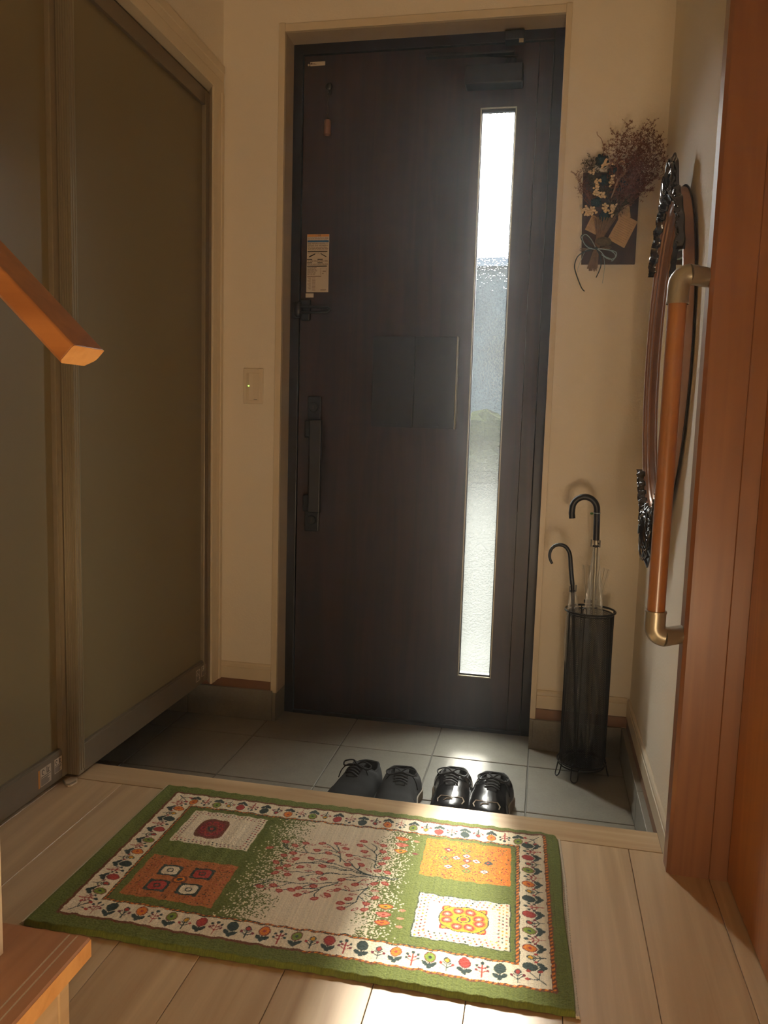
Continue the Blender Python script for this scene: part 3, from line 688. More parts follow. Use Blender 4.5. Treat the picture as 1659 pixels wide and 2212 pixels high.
part(MB().tube([(.6970+.0100*math.cos(a), hy+.0100*math.sin(a), .7985) for a in np.linspace(0, 2*PI, 20, endpoint=False)], .0010, 6, closed=True), 'tag_cord', MCORD, ub, smooth=True)
part(MB().blob((.6815, hy-.006, .7970), .0050, .0020, .0035, 12, 6), 'size_tag', MGTAG, ub, smooth=True)
def canopy(ax, ay, prof, lobes, seed):
    """folded vinyl: radius by height with pleats"""
    random.seed(seed); vs = []; n = 48
    for (z, r, amp) in prof:
        for k in range(n):
            a = 2*PI*k/n; rr = r*(1+amp*math.cos(lobes*a+z*6)); vs.append((ax(z)+rr*math.cos(a), ay(z)+rr*math.sin(a), z))
    fs = [(i*n+k, i*n+(k+1) % n, (i+1)*n+(k+1) % n, (i+1)*n+k) for i in range(len(prof)-1) for k in range(n)]
    return MB().add(vs, fs)
axb = lambda z: .7005+(.695-z)*.011; ayb = lambda z: -.146-(.695-z)*.010
part(canopy(axb, ayb, [(.695, .007, .1), (.66, .0115, .2), (.62, .013, .3), (.585, .016, .4), (.50, .021, .45), (.40, .024, .45), (.25, .022, .4), (.12, .013, .3), (.06, .006, 0)], 8, 1), 'vinyl_canopy', MVINYL, ub, smooth=True)
# the loose hem points that flare above the basket
for (x1, y1, z1_, x0_, z0_) in ((.667, -.150, .642, .684, .515), (.684, -.140, .640, .690, .515), (.712, -.158, .640, .703, .512), (.728, -.150, .636, .709, .512), (.739, -.142, .632, .716, .515)):
    m = MB().add([(x0_-.004, y1, z0_), (x0_+.004, y1-.004, z0_), (x1+.005, y1-.002, z1_), (x1-.006, y1+.002, z1_+.003)], [(0, 1, 2, 3)])
    part(m, 'vinyl_flap', MVINYL, ub)
    part(MB().tube([(x0_, y1, z0_), (x1, y1, z1_)], .0006, 5), 'rib', MSILV, ub)
part(MB().blob((.7090, -.160, .5170), .0048, .0048, .0040), 'tip_cap', MHANDLE, ub, smooth=True)
# small umbrella
uc = thing('umbrella', 'clear vinyl umbrella with a thin curved black handle, shorter one in the stand', 'umbrella', (.665, -.165, .046), 'umbrellas in the stand')
hy = -.170
pts = spline([(.5755, hy, .6440), (.5690, hy, .6560), (.5665, hy, .6700), (.5700, hy, .6860), (.5810, hy, .6980), (.5960, hy, .7020), (.6110, hy, .6970), (.6220, hy, .6830), (.6265, hy, .6660), (.6300, hy, .6350), (.6370, hy, .5860)], 5)
rr = [.0038+(.0068-.0038)*i/(len(pts)-1) for i in range(len(pts))]
part(MB().tube(pts, rr, 14), 'crook_handle', MHANDLE, uc, smooth=True)
part(MB().tube([(.6370, hy, .590), (.6395, hy, .560), (.660, -.165, .30), (.676, -.158, .050)], [.0065, .0050, .0040, .0035], 10), 'shaft', MHANDLE, uc, smooth=True)
part(MB().box(.6290, .6320, hy-.003, hy+.003, .563, .580).box(.6460, .6500, hy-.003, hy+.003, .566, .584).blob((.6340, hy-.004, .566), .0035).blob((.6420, hy-.004, .568), .004).blob((.6470, hy, .567), .003), 'rib_notch', MHANDLE, uc)
axs = lambda z: .6395+(.565-z)*.072; ays = lambda z: -.170+(.565-z)*.022
part(canopy(axs, ays, [(.563, .0075, .1), (.550, .0110, .2), (.52, .0135, .25), (.48, .018, .35), (.38, .023, .4), (.25, .020, .4), (.12, .012, .3), (.06, .005, 0)], 8, 2), 'vinyl_canopy', MVINYL, uc, smooth=True)

# ---------------- wall board with dried bouquet
bd = thing('dried_flower_board', 'dark wooden board with dried flowers, paper notes and a blue bow beside the entrance door', 'wall decoration', (.69, .008, 1.67))
part(MB().prism([(.607, 1.804), (.771, 1.799), (.772, 1.537), (.616, 1.538)], 1, -.006, .0078), 'backing_board', MBOARD, bd, bevel=.001)
def note(pts, y, lines, ang):
    o = part(MB().prism(pts, 1, y-.0006, y), 'note_card', MPAPER, bd)
    c = Vector((sum(p[0] for p in pts)/4, 0, sum(p[1] for p in pts)/4)); m = MB(); ca, sa = math.cos(ang), math.sin(ang)
    w_, h_ = lines
    for q in range(11):
        t = h_*(.42-.084*q); x = -w_*.42
        while x < w_*.40:
            L = random.uniform(.002, .006)
            a = Vector((c.x+x*ca-t*sa, y-.0009, c.z+x*sa+t*ca)); b = Vector((c.x+(x+L)*ca-t*sa, y-.0009, c.z+(x+L)*sa+t*ca))
            m.tube([a, (a+b)/2+Vector((0, 0, .0004)), b], .00035, 3); x += L+.0012
    part(m, 'handwriting', MINK, o)
note([(.725, 1.683), (.772, 1.658), (.738, 1.582), (.688, 1.610)], -.0085, (.050, .075), -.48)
note([(.745, 1.709), (.751, 1.672), (.716, 1.664), (.712, 1.700)], -.0070, (.030, .03), -.2)
note([(.640, 1.681), (.621, 1.638), (.653, 1.622), (.672, 1.664)], -.0085, (.034, .04), -.42)
# stems
random.seed(5)
for i in range(16):
    x0_ = .634+.0018*i; x1_ = .645+.0042*i
    part(MB().tube([(x0_, -.022-random.random()*.014, 1.512+random.random()*.010), (.651+.0008*i, -.026, 1.575), (.668+.0005*(i-8)*3, -.022, 1.62), (x1_, -.020-random.random()*.02, 1.668)], .0016+random.random()*.0006, 6), 'stem', MSTRAW, bd, smooth=True)
part(MB().blob((.676, -.024, 1.598), .024, .012, .013, 14, 8, .12), 'moss_wrap', MSAGE, bd)
m = MB()
for i in range(12):
    m.tube([(.608+random.random()*.01, -.032, 1.576+random.uniform(-.006, .004)), (.655, -.036, 1.574), (.690+random.random()*.014, -.032, 1.580+random.uniform(-.006, .006))], .0007, 4)
o = part(m, 'raffia', MSTRAW, bd); o['kind'] = 'stuff'
def cluster(c, r, n, mat, name, y):
    m = MB()
    for i in range(n):
        a = random.random()*2*PI; q = math.sqrt(random.random())*r
        m.blob((c[0]+q*math.cos(a), y-random.random()*.010, c[1]+q*math.sin(a)), r*.42, r*.30, r*.36, 7, 5, .22)
    return part(m, name, mat, bd, smooth=True)
for p in [(.631, 1.795), (.650, 1.766), (.646, 1.749), (.646, 1.732), (.663, 1.811), (.671, 1.820), (.692, 1.821), (.712, 1.818), (.692, 1.774), (.687, 1.761), (.614, 1.690), (.623, 1.682), (.634, 1.690), (.630, 1.679), (.614, 1.679), (.643, 1.679), (.675, 1.695), (.675, 1.685), (.691, 1.685), (.700, 1.696), (.695, 1.669), (.656, 1.730), (.668, 1.727)]:
    cluster(p, .0086 if p != (.695, 1.669) else .0045, 11, MPETAL, 'cream_flower', -.036)
def rose(c, r):
    m = MB()
    for lay in range(4):
        n = 5+lay
        for i in range(n):
            a = 2*PI*i/n+lay*.7; q = r*(.18+.22*lay)
            m.blob((c[0]+q*math.cos(a), -.040+.004*lay, c[1]+q*math.sin(a)), r*.36, r*.16, r*.36, 7, 5, .12)
    return part(m, 'dark_rose', MROSE, bd, smooth=True)
for p, r in [((.658, 1.829), .018), ((.698, 1.796), .020), ((.668, 1.775), .014), ((.716, 1.778), .016), ((.729, 1.760), .016), ((.736, 1.781), .014), ((.674, 1.672), .014), ((.648, 1.712), .014), ((.712, 1.745), .015)]: rose(p, r)
part(MB().tube(spline([(.690, -.046, 1.718), (.700, -.048, 1.747), (.709, -.048, 1.772), (.724, -.046, 1.789), (.745, -.040, 1.819), (.761, -.034, 1.850)], 5), [.002, .0025, .003, .0035, .004, .0045, .005, .005, .005, .0052, .0054, .0056, .0058, .0060, .0058, .0055, .005, .0045, .004, .0036, .0032, .0028, .0025, .002, .0016, .001], 6, flat=.35), 'dried_leaf', MDRIFT, bd, smooth=True)
part(MB().tube(spline([(.662, -.036, 1.835), (.660, -.036, 1.865), (.652, -.038, 1.887), (.641, -.036, 1.899), (.639, -.034, 1.909)], 4), .0008, 5), 'bare_twig', MTWIG, bd)
def spray(p0, tip, mat, density, leaf, name, yt):
    """branching dried spray with leaf flecks"""
    m = MB(); p0 = Vector(p0); tip = Vector(tip)
    main = spline([p0, (p0*.5+tip*.5)+Vector((random.uniform(-.01, .01), -.006, random.uniform(-.01, .01))), tip], 6)
    m.tube(main, [.0011-.0007*i/(len(main)-1) for i in range(len(main))], 4)
    for i in range(3, len(main)):
        for q in range(density):
            d = Vector((random.uniform(-1, 1), random.uniform(-.5, .25), random.uniform(-.15, 1))); d.normalize()
            b = main[i]+d*random.uniform(.010, .026); m.tube([main[i], (main[i]+b)/2+Vector((0, 0, .002)), b], .0004, 3, cap=False)
            for r_ in range(leaf):
                c = main[i].lerp(b, random.uniform(.35, 1.05))+Vector((random.uniform(-.003, .003), random.uniform(-.003, .003), random.uniform(-.003, .003)))
                u = Vector((random.uniform(-1, 1), random.uniform(-1, 1), random.uniform(-1, 1))).normalized(); v_ = u.orthogonal().normalized(); s_ = random.uniform(.0012, .0028)
                m.add([c-u*s_*1.5, c+v_*s_*.7, c+u*s_*1.5, c-v_*s_*.7], [(0, 1, 2, 3)])
    o = part(m, name, mat, bd); return o
random.seed(9)
tips = [(.690, 1.890), (.706, 1.880), (.724, 1.911), (.748, 1.888), (.765, 1.896), (.789, 1.917), (.794, 1.893), (.803, 1.879), (.811, 1.859), (.821, 1.848), (.825, 1.821), (.827, 1.800), (.818, 1.770), (.785, 1.749), (.796, 1.729), (.672, 1.862), (.707, 1.863), (.769, 1.801), (.750, 1.825), (.735, 1.870), (.778, 1.850), (.760, 1.865), (.792, 1.825), (.805, 1.800)]
for i, tpt in enumerate(tips):
    y = -.045-.03*random.random()
    spray((.712+random.uniform(-.008, .008), -.020, 1.690+random.uniform(-.02, .03)), (tpt[0], y, tpt[1]), MTWIG, 5, 6, 'twig_spray', y)
for i, tpt in enumerate([(.582, 1.789), (.592, 1.786), (.597, 1.766), (.601, 1.752)]):
    spray((.640, -.018, 1.70), (tpt[0], -.035, tpt[1]), MTWIG, 2, 3, 'twig_spray', -.03)
for tpt in [(.624, 1.828), (.630, 1.832), (.611, 1.815), (.640, 1.821), (.618, 1.822)]:
    spray((.652, -.020, 1.74), (tpt[0], -.032, tpt[1]), MSAGE, 3, 3, 'sage_spray', -.03)
for tpt in [(.770, 1.745), (.745, 1.735), (.735, 1.715), (.755, 1.765), (.660, 1.75), (.70, 1.74), (.68, 1.80), (.73, 1.84)]:
    spray((.700, -.016, 1.66), (tpt[0], -.030, tpt[1]), MSAGE, 3, 4, 'sage_spray', -.03)
bow = [[(.655, 1.573), (.640, 1.598), (.623, 1.613), (.613, 1.605), (.620, 1.587), (.634, 1.575), (.653, 1.571)],
       [(.655, 1.573), (.632, 1.580), (.610, 1.601), (.614, 1.612), (.630, 1.600), (.645, 1.586)],
       [(.655, 1.573), (.680, 1.570), (.710, 1.563), (.713, 1.550), (.702, 1.536), (.700, 1.541), (.681, 1.550), (.669, 1.564), (.656, 1.573)],
       [(.656, 1.573), (.690, 1.569), (.709, 1.556), (.709, 1.545), (.692, 1.542), (.672, 1.556)]]
tails = [[(.655, 1.575), (.624, 1.566), (.604, 1.553), (.596, 1.530), (.600, 1.507), (.618, 1.465), (.629, 1.452)], [(.655, 1.575), (.668, 1.552), (.672, 1.529), (.668, 1.511), (.660, 1.492)],
         [(.656, 1.576), (.675, 1.558), (.682, 1.530), (.682, 1.507), (.679, 1.475)], [(.656, 1.576), (.628, 1.572), (.614, 1.542), (.606, 1.519), (.607, 1.508)]]
for i, p in enumerate(bow): part(MB().tube(spline([(a, -.050-.006*math.sin(PI*q/(len(p)-1)), b) for q, (a, b) in enumerate(p)], 6), .0013, 6), 'bow_loop', MCORD if i != 1 else MCORD2, bd, smooth=True)
for i, p in enumerate(tails): part(MB().tube(spline([(a, -.048+.010*q/(len(p)-1), b) for q, (a, b) in enumerate(p)], 6), .0016 if i < 2 else .0007, 6), 'bow_tail', MCORD2 if i < 2 else MCORD, bd, smooth=True)
part(MB().blob((.655, -.052, 1.574), .0045, .004, .004), 'bow_knot', MCORD2, bd, smooth=True)

# ---------------- shoes
def shoe(name, label, group, cx, cy, rot, flip, wd, ht, up, sole, ins, patent):
    r = thing(name, label, 'shoe', (0, 0, 0), group)
    L = .262; Ns = 40; K = 13
    def sd_(t): return .004+.990*(.5-.5*math.cos(PI*t))
    def hw(s):   # half width, s=0 heel .. 1 toe
        return wd*(.325+.20*math.sin(min(1, s/.28)*PI/2)-.055*math.exp(-((s-.42)/.13)**2)+.0*s)*(1 if s < .72 else math.sqrt(max(0, 1-((s-.72)/.285)**2.3)))*(math.sqrt(max(0, 1-((.26-s)/.263)**2)) if s < .26 else 1)+.0015
    def cxo(s): return flip*.010*math.sin(PI*min(1, max(0, (s-.25)/.75)))
    def top(s):
        ks = [0, .05, .14, .27, .36, .43, .55, .70, .85, 1.0]; vs2 = [.86, .93, .96, .92, 1.12, 1.27, 1.17, 1.03, .92, .66]
        for q in range(9):
            if s <= ks[q+1] or q == 8: t = min(1, max(0, (s-ks[q])/(ks[q+1]-ks[q]))); t = t*t*(3-2*t)*.5+t*.5; return ht*(vs2[q]+(vs2[q+1]-vs2[q])*t)
    def ogap(s):  # half opening
        if s > .42: return 0.
        return hw(s)*.70*math.sqrt(max(0, 1-((s-.16)/.262)**2)) if s > .16 else hw(s)*(.86-s)
    vs = []; zs = .024
    for i in range(Ns+1):
        s = sd_(i/Ns); W = hw(s); T = top(s); g = ogap(s); y = -L*s; xo = cxo(s)
        ringp = []
        for sd in (-1, 1):
            seg = []
            for j in range(K):
                q = j/(K-1)
                # outer wall from sole edge to rim / centre
                ang = q*PI/2
                if g > 0.0005: x = g+(W-g)*math.cos(ang)**.75; z = zs+(T-zs)*math.sin(ang)**.85
                else: x = W*math.cos(ang)**.86; z = zs+(T-zs)*math.sin(ang)**.74
                seg.append((sd*x+xo, y, z))
            inner = [(sd*max(g-.003, .0)+xo, y, T-.003 if g > .0005 else T-.004), (sd*max(g-.001, 0)+xo, y, zs+.020 if g > .0005 else T-.006), (sd*max(g*.9, 0)+xo, y, zs+.006 if g > .0005 else T-.007)]
            seg += inner
            ringp.append(seg)
        vs += ringp[0]+ringp[1][::-1]
    q = 2*(K+3); fs = []
    for i in range(Ns):
        for j in range(q): fs.append((i*q+j, i*q+(j+1) % q, (i+1)*q+(j+1) % q, (i+1)*q+j))
    fs += [tuple(range(q)), tuple(range(Ns*q, (Ns+1)*q))]
    def place(vv):
        ca, sa = math.cos(rot), math.sin(rot); out = []
        for (x, y, z) in vv: y = y+.0; out.append((cx+x*ca-y*sa, cy+x*sa+y*ca, z))
        return out
    def mk(mb, nm, mat, **kw): mb.v = place(mb.v); return part(mb, nm, mat, r, **kw)
    u = mk(MB().add(vs, fs), 'upper', up, smooth=True)
    # sole
    vs = []
    n2 = 60
    outl = []
    for i in range(n2):
        s = sd_(i/(n2-1)); outl.append((hw(s)+.0035+cxo(s), -L*s))
    for i in range(n2-1, -1, -1):
        s = sd_(i/(n2-1)); outl.append((-(hw(s)+.0035)+cxo(s), -L*s))
    mk(MB().prism(outl, 2, .0005, .027), 'sole', sole, bevel=.003)
    il = [(x*.80, y) for (x, y) in outl if -y < L*.60]
    mk(MB().prism(il, 2, .027, .031), 'insole', ins)
    # toe cap seam and toe bumper, panel seams
    for s in ((.80, .66) if patent else (.74,)):
        W = hw(s); T = top(s)
        pts = [((W*math.cos(a))*1.0+cxo(s), -L*(s-.05*math.cos(a)**2*0-.055*math.sin(a)), zs+(T-zs+.0012)*math.sin(a)**.74) for a in np.linspace(.08, PI-.08, 19)]
        mk(MB().tube(pts, .0012, 5), 'seam', up, smooth=True)
    if patent:
        def tp(u, s): return ((u*hw(s)*.74)+cxo(s), -L*s, zs+(top(s)-zs)*(1-abs(u*.74)**2.2)**.5+.0018)
        lab(mk(MB().tube([tp(-.78, .83), tp(-.82, .78), tp(-.66, .745), tp(-.38, .76), tp(0, .775), tp(.38, .76), tp(.66, .745), tp(.82, .78), tp(.78, .83)], [.0012, .0022, .0018, .0010, .0008, .0010, .0018, .0024, .0014], 6), 'toe_trim', MSOLE, smooth=True), 'pale curved trim line on the toe')
        mk(MB().tube([tp(-.42, .825), tp(-.26, .80), tp(.12, .795)], .0012, 6), 'toe_trim', MSOLE, smooth=True)
    # lining: the inner wall of the opening
    vs = []; nn = 29; NR = 4
    P0 = []
    for i in range(nn): 
        s = .012+.400*(1-math.cos(PI*i/(nn-1)))/2; P0.append((ogap(s)-.0025+cxo(s), -L*s, top(s)))
    P0 = [(2*cxo(.03)-0-P0[0][0], P0[0][1], P0[0][2])]*0+P0
    loop = P0+[(-x+2*cxo(.25), y, z) for (x, y, z) in P0[::-1]]
    for q_ in range(NR+1):
        f_ = q_/NR; vs += [(x*(1-.05*f_), y+(.006*f_ if y > -L*.2 else 0), z+(.030-z)*f_) for (x, y, z) in loop]
    nl = len(loop)
    mk(MB().add(vs, [(q_*nl+i, q_*nl+(i+1) % nl, (q_+1)*nl+(i+1) % nl, (q_+1)*nl+i) for q_ in range(NR) for i in range(nl)]), 'lining', ins, smooth=True)
    # collar
    pts = []
    for i in range(25):
        s = .006+.410*(1-math.cos(PI*i/24))/2; pts.append((ogap(s)+cxo(s)+.001, -L*s, top(s)))
    pr2 = [(-p[0]+2*cxo(.3), p[1], p[2]) for p in pts][::-1]
    mk(MB().tube(pts+pr2, .0036, 8, closed=True), 'collar', up if not patent else MBSUEDE, smooth=True)
    # tongue
    tg = [(-.020, -L*.335, top(.43)+.006), (.020, -L*.335, top(.43)+.006), (.018, -L*.45, top(.45)+.003), (.013, -L*.60, top(.60)+.001), (-.013, -L*.60, top(.60)+.001), (-.018, -L*.45, top(.45)+.003)]
    mk(MB().add(tg+[(a, b, c-.004) for a, b, c in tg], [(0, 1, 2, 5), (5, 2, 3, 4), (7, 6, 11, 8), (8, 11, 10, 9), (0, 6, 7, 1), (0, 5, 11, 6), (1, 7, 8, 2), (2, 8, 9, 3), (3, 9, 10, 4), (4, 10, 11, 5)]), 'tongue', MBSUEDE, bevel=.002)
    # laces
    for i in range(4):
        s = .435+.042*i; z = top(s)+.004
        mk(MB().tube(spline([(-.020, -L*(s-.01), z-.004), (0, -L*s, z+.002), (.020, -L*(s+.02), z-.004)], 4), .0027, 6, flat=.6), 'lace', MLACE, smooth=True)
    z = top(.43)+.007
    for sg in (-1, 1):
        mk(MB().tube(spline([(0, -L*.43, z), (sg*.016, -L*.39, z+.006), (sg*.040, -L*.40, z-.001), (sg*.034, -L*.46, z-.006), (sg*.008, -L*.45, z)], 5), .0023, 6), 'lace_loop', MLACE, smooth=True)
        mk(MB().tube(spline([(0, -L*.43, z), (sg*.024, -L*.45, z-.002), (sg*.040, -L*.48, z-.018), (sg*.047, -L*.50, z-.040)], 5), .0016, 6), 'lace_end', MLACE, smooth=True)
    return r
g = 'black patent sneakers on the tiles'
shoe('sneaker', 'black patent sneaker, left one of the right hand pair on the tiles', g, .334, -.352, .0, 1, .107, .073, MPATENT, MSOLE, MINSOLE, True)
shoe('sneaker', 'black patent sneaker, rightmost of the four shoes on the tiles', g, .448, -.357, -.02, -1, .107, .073, MPATENT, MSOLE, MINSOLE, True)
g = 'matte black lace shoes on the tiles'
shoe('sneaker', 'matte black lace shoe, leftmost of the four shoes on the tiles', g, .092, -.372, -.20, 1, .107, .072, MBSUEDE, MSOLEB, MINSD, False)
shoe('sneaker', 'matte black lace shoe with taupe sole, right one of the left pair', g, .186, -.380, .10, -1, .107, .070, MBSUEDE, MSOLE, MINSD, False)

# ---------------- rug
rugT = thing('rug', 'green knotted pile rug with a flowering tree and floral border on the wooden floor', 'rug', (.14, -1.086, H))
RW, RH, P = .957, .558, .00135
nx_, ny_ = int(RW/P), int(RH/P)
X, Y = np.meshgrid((np.arange(nx_)+.5)/nx_*950, (np.arange(ny_)+.5)/ny_*555)   # rug millimetres; Y grows towards the camera
Yp = Y-11*(1-X/475)*(1-Y/555)
wob = 1.0*np.sin(X/9+2*np.sin(Y/23))+.6*np.sin(X/3.7); wob2 = 1.0*np.sin(Y/8+2*np.sin(X/31))+.6*np.sin(Y/3.3)
img = np.zeros((ny_, nx_, 3))
COL = dict(green=(98, 107, 42), dgreen=(48, 60, 42), cream=(226, 214, 186), red=(168, 60, 48), orange=(212, 122, 34), pink=(208, 126, 100), teal=(46, 62, 56), gold=(214, 158, 40), brown=(110, 62, 36), wine=(120, 44, 50), lime=(120, 140, 46), rust=(172, 102, 50))
COL = {k: np.array(s2l(v)) for k, v in COL.items()}
img[:] = COL['green']
rn = rng.random((ny_, nx_)); img += (rn[..., None]-.5)*.5*COL['green']
def put(mask, c, j=.12):
    cc_ = COL[c] if isinstance(c, str) else c
    img[mask] = cc_*(1+(rng.random(mask.sum())[:, None]-.5)*2*j)
def rect(x0, x1, y0, y1, c, wb=1.0):
    put((X+wob2*wb > x0) & (X+wob2*wb < x1) & (Yp+wob*wb > y0) & (Yp+wob*wb < y1), c)
def sub(x0, x1, y0, y1):
    i0, i1 = max(0, int(x0/950*nx_)), min(nx_, int(x1/950*nx_)+1); j0, j1 = max(0, int(y0/555*ny_)), min(ny_, int(y1/555*ny_)+1)
    return (slice(j0, j1), slice(i0, i1))
def puts(sl, mask, c, j=.15):
    cc_ = COL[c] if isinstance(c, str) else c; v = img[sl]
    v[mask] = cc_*(1+(rng.random(mask.sum())[:, None]-.5)*2*j); img[sl] = v
def ell(x, y, rx, ry, c, ang=0., pw=2., j=.15):
    R_ = max(rx, ry)+3; sl = sub(x-R_, x+R_, y-R_-12, y+R_+12)
    dx_, dy_ = X[sl]-x, Yp[sl]-y; ca, sa = math.cos(ang), math.sin(ang)
    u_, v_ = dx_*ca+dy_*sa, -dx_*sa+dy_*ca; puts(sl, (np.abs(u_/rx)**pw+np.abs(v_/ry)**pw) < 1, c, j)
def line(pts, wd, c):
    for (x0, y0), (x1, y1) in zip(pts[:-1], pts[1:]):
        sl = sub(min(x0, x1)-wd-2, max(x0, x1)+wd+2, min(y0, y1)-wd-14, max(y0, y1)+wd+14)
        dx_, dy_ = x1-x0, y1-y0; L2 = dx_*dx_+dy_*dy_+1e-9
        t = np.clip(((X[sl]-x0)*dx_+(Yp[sl]-y0)*dy_)/L2, 0, 1); d = np.hypot(X[sl]-x0-t*dx_, Yp[sl]-y0-t*dy_)
        puts(sl, d < wd/2, c)
# borders
rect(41, 923, 25, 521, 'brown'); 
yy = ((X+Y) // 5) % 2
def twist(m_): put(m_ & (yy == 0), 'orange'); put(m_ & (yy == 1), 'brown')
bx0, bx1, by0, by1 = 47, 915, 31, 515
ix0, ix1, iy0, iy1 = 99, 864, 80, 465
twist((X > 916) & (X < 922) & (Yp > 31) & (Yp < 515)); twist((X > 500) & (X < 915) & (Yp > 515.5) & (Yp < 519.5))
rect(bx0, bx1, by0, by1, 'cream', .6)
rect(ix0, ix1, iy0, iy1, 'dgreen', .8)
twist((X > ix0+2) & (X < ix1-1) & (((Yp > iy0+1.5) & (Yp < iy0+5)) | ((Yp > iy1-5) & (Yp < iy1-1.5)))); twist((Yp > iy0) & (Yp < iy1) & (((X > ix0+1.5) & (X < ix0+5)) | ((X > ix1-6) & (X < ix1-1.5))))
m_ = (X+wob2 > ix0+7) & (X+wob2 < ix1-8) & (Yp+wob > iy0+7) & (Yp+wob < iy1-6); put(m_, 'green', .25)
# centre field cream with dithered fade
tL = np.clip((X+4*np.sin(Y/17)-305)/115, 0, 1); tR = np.clip((655-X+3*np.sin(Y/13))/95, 0, 1)
cell = rng.random((ny_//2+2, nx_//2+2)); cell = np.repeat(np.repeat(cell, 2, 0), 2, 1)[:ny_, :nx_]
fade = np.minimum(np.where(X < 480, np.clip(tL, 0, 1)**1.0, 1), np.where(X > 480, tR, 1))
put(m_ & (cell < fade**1.5) & (X > 300) & (X < 660), 'cream', .1)
put(m_ & (X > 420) & (X < 560), 'cream', .08)
# squares
def sq(x0, x1, y0, y1, c): put((X+wob2*.8 > x0) & (X+wob2*.8 < x1) & (Yp+wob*.8 > y0) & (Yp+wob*.8 < y1), c, .15)
def speckles(x0, x1, y0, y1, band, n_, cols, size=1.7):
    for _ in range(n_):
        x = random.uniform(x0+2, x1-2); y = random.uniform(y0+2, y1-2)
        if band and x0+band < x < x1-band and y0+band < y < y1-band: continue
        ell(x, y, size, size*.7, random.choice(cols), random.random()*3)
def crosses(x0, x1, y0, y1, rows, step, cols):
    pts = []
    for r_ in range(rows):
        o = 6+r_*7; x = x0+o
        while x < x1-o+1: pts += [(x, y0+o), (x, y1-o)]; x += step
        y = y0+o
        while y < y1-o+1: pts += [(x0+o, y), (x1-o, y)]; y += step
    for (x, y) in pts:
        c = random.choice(cols); ell(x, y, 2.6, 1.1, c); ell(x, y, 1.1, 2.6, c)
random.seed(31)
oy = 6
sq(124, 299, 100, 238, 'cream'); crosses(124, 299, 100, 238, 2, 9, ['wine', 'red', 'dgreen'])
for (cx_, cy_, k_) in ((193, 171, 0),):
    ell(cx_, cy_, 33, 40, 'brown', 0, 4); ell(cx_, cy_, 27, 33, 'wine', 0, 3); ell(cx_, cy_, 22, 27, 'brown', 0, 3)
    for a in np.linspace(0, 2*PI, 9)[:-1]: ell(cx_+19*math.cos(a), cy_+23*math.sin(a), 7, 8, 'red'); ell(cx_+19*math.cos(a), cy_+23*math.sin(a), 4.5, 5.5, 'wine')
    ell(cx_, cy_, 9, 10, 'teal'); ell(cx_, cy_, 4, 5, 'red')
sq(120, 304, 297, 439, 'rust'); speckles(122, 302, 299, 437, 30, 420, ['red', 'brown', 'dgreen', 'brown'])
for (x, y, c) in ((178, 343, 'cream'), (245, 340, 'red'), (176, 397, 'red'), (241, 396, 'cream')):
    for sx2 in (-1, 1):
        for sy2 in (-1, 1): ell(x+sx2*17, y+sy2*15, 5, 4, 'teal'); ell(x+sx2*15, y+sy2*13, 2.4, 2.2, 'cream')
    ell(x, y, 22, 19, 'teal', 0, 4); ell(x, y, 17, 14.5, c, 0, 3.5); ell(x, y, 9, 7, 'teal', .6, 1.5); ell(x, y, 5, 4, c)
ell(210, 369, 15, 13, 'brown', 0, 3); ell(210, 369, 11, 9, 'orange'); ell(210, 369, 6, 5, 'teal')
sq(664, 846, 97, 241, 'orange'); speckles(666, 844, 99, 239, 0, 620, ['red', 'brown', 'gold', 'dgreen', 'red'])
for (x, y, c) in ((714, 132, 'red'), (709, 167, 'lime'), (752, 127, 'lime'), (754, 147, 'cream'), (733, 161, 'cream'), (756, 164, 'red'), (775, 163, 'cream'), (800, 164, 'teal'), (719, 195, 'cream'), (755, 184, 'cream'), (757, 202, 'lime'), (793, 197, 'cream')):
    y += 2; ell(x, y, 10, 8.5, 'teal', 0, 1.2); ell(x, y, 8, 6.5, c, 0, 1.1); ell(x, y, 3, 2.6, 'red' if c != 'red' else 'cream')
sq(673, 848, 299, 435, 'dgreen'); sq(675, 846, 301, 433, 'cream'); crosses(674, 847, 300, 434, 3, 10, ['red', 'orange', 'wine', 'gold', 'teal', 'red'])
for sx2 in (-1, 1):
    for sy2 in (-1, 1): ell(763+sx2*33, 365+sy2*28, 9, 8, 'red', 0, 4); ell(763+sx2*33, 365+sy2*28, 6, 5, 'gold', 0, 3)
ell(763, 365, 46, 38, 'teal', 0, 2.3); ell(763, 365, 44, 36, 'gold', 0, 2.3)
for (x, y) in ((752, 341), (774, 343), (732, 355), (733, 373), (790, 358), (752, 387), (774, 387), (792, 372)):
    ell(x, y, 12, 10.5, 'orange'); ell(x, y, 9.5, 8.5, 'red'); ell(x, y, 6, 5, 'pink'); ell(x, y, 2.6, 2.2, 'cream')
ell(763, 365, 13, 11, 'teal'); ell(763, 365, 10, 9, 'gold'); ell(763, 365, 6, 5, 'red')
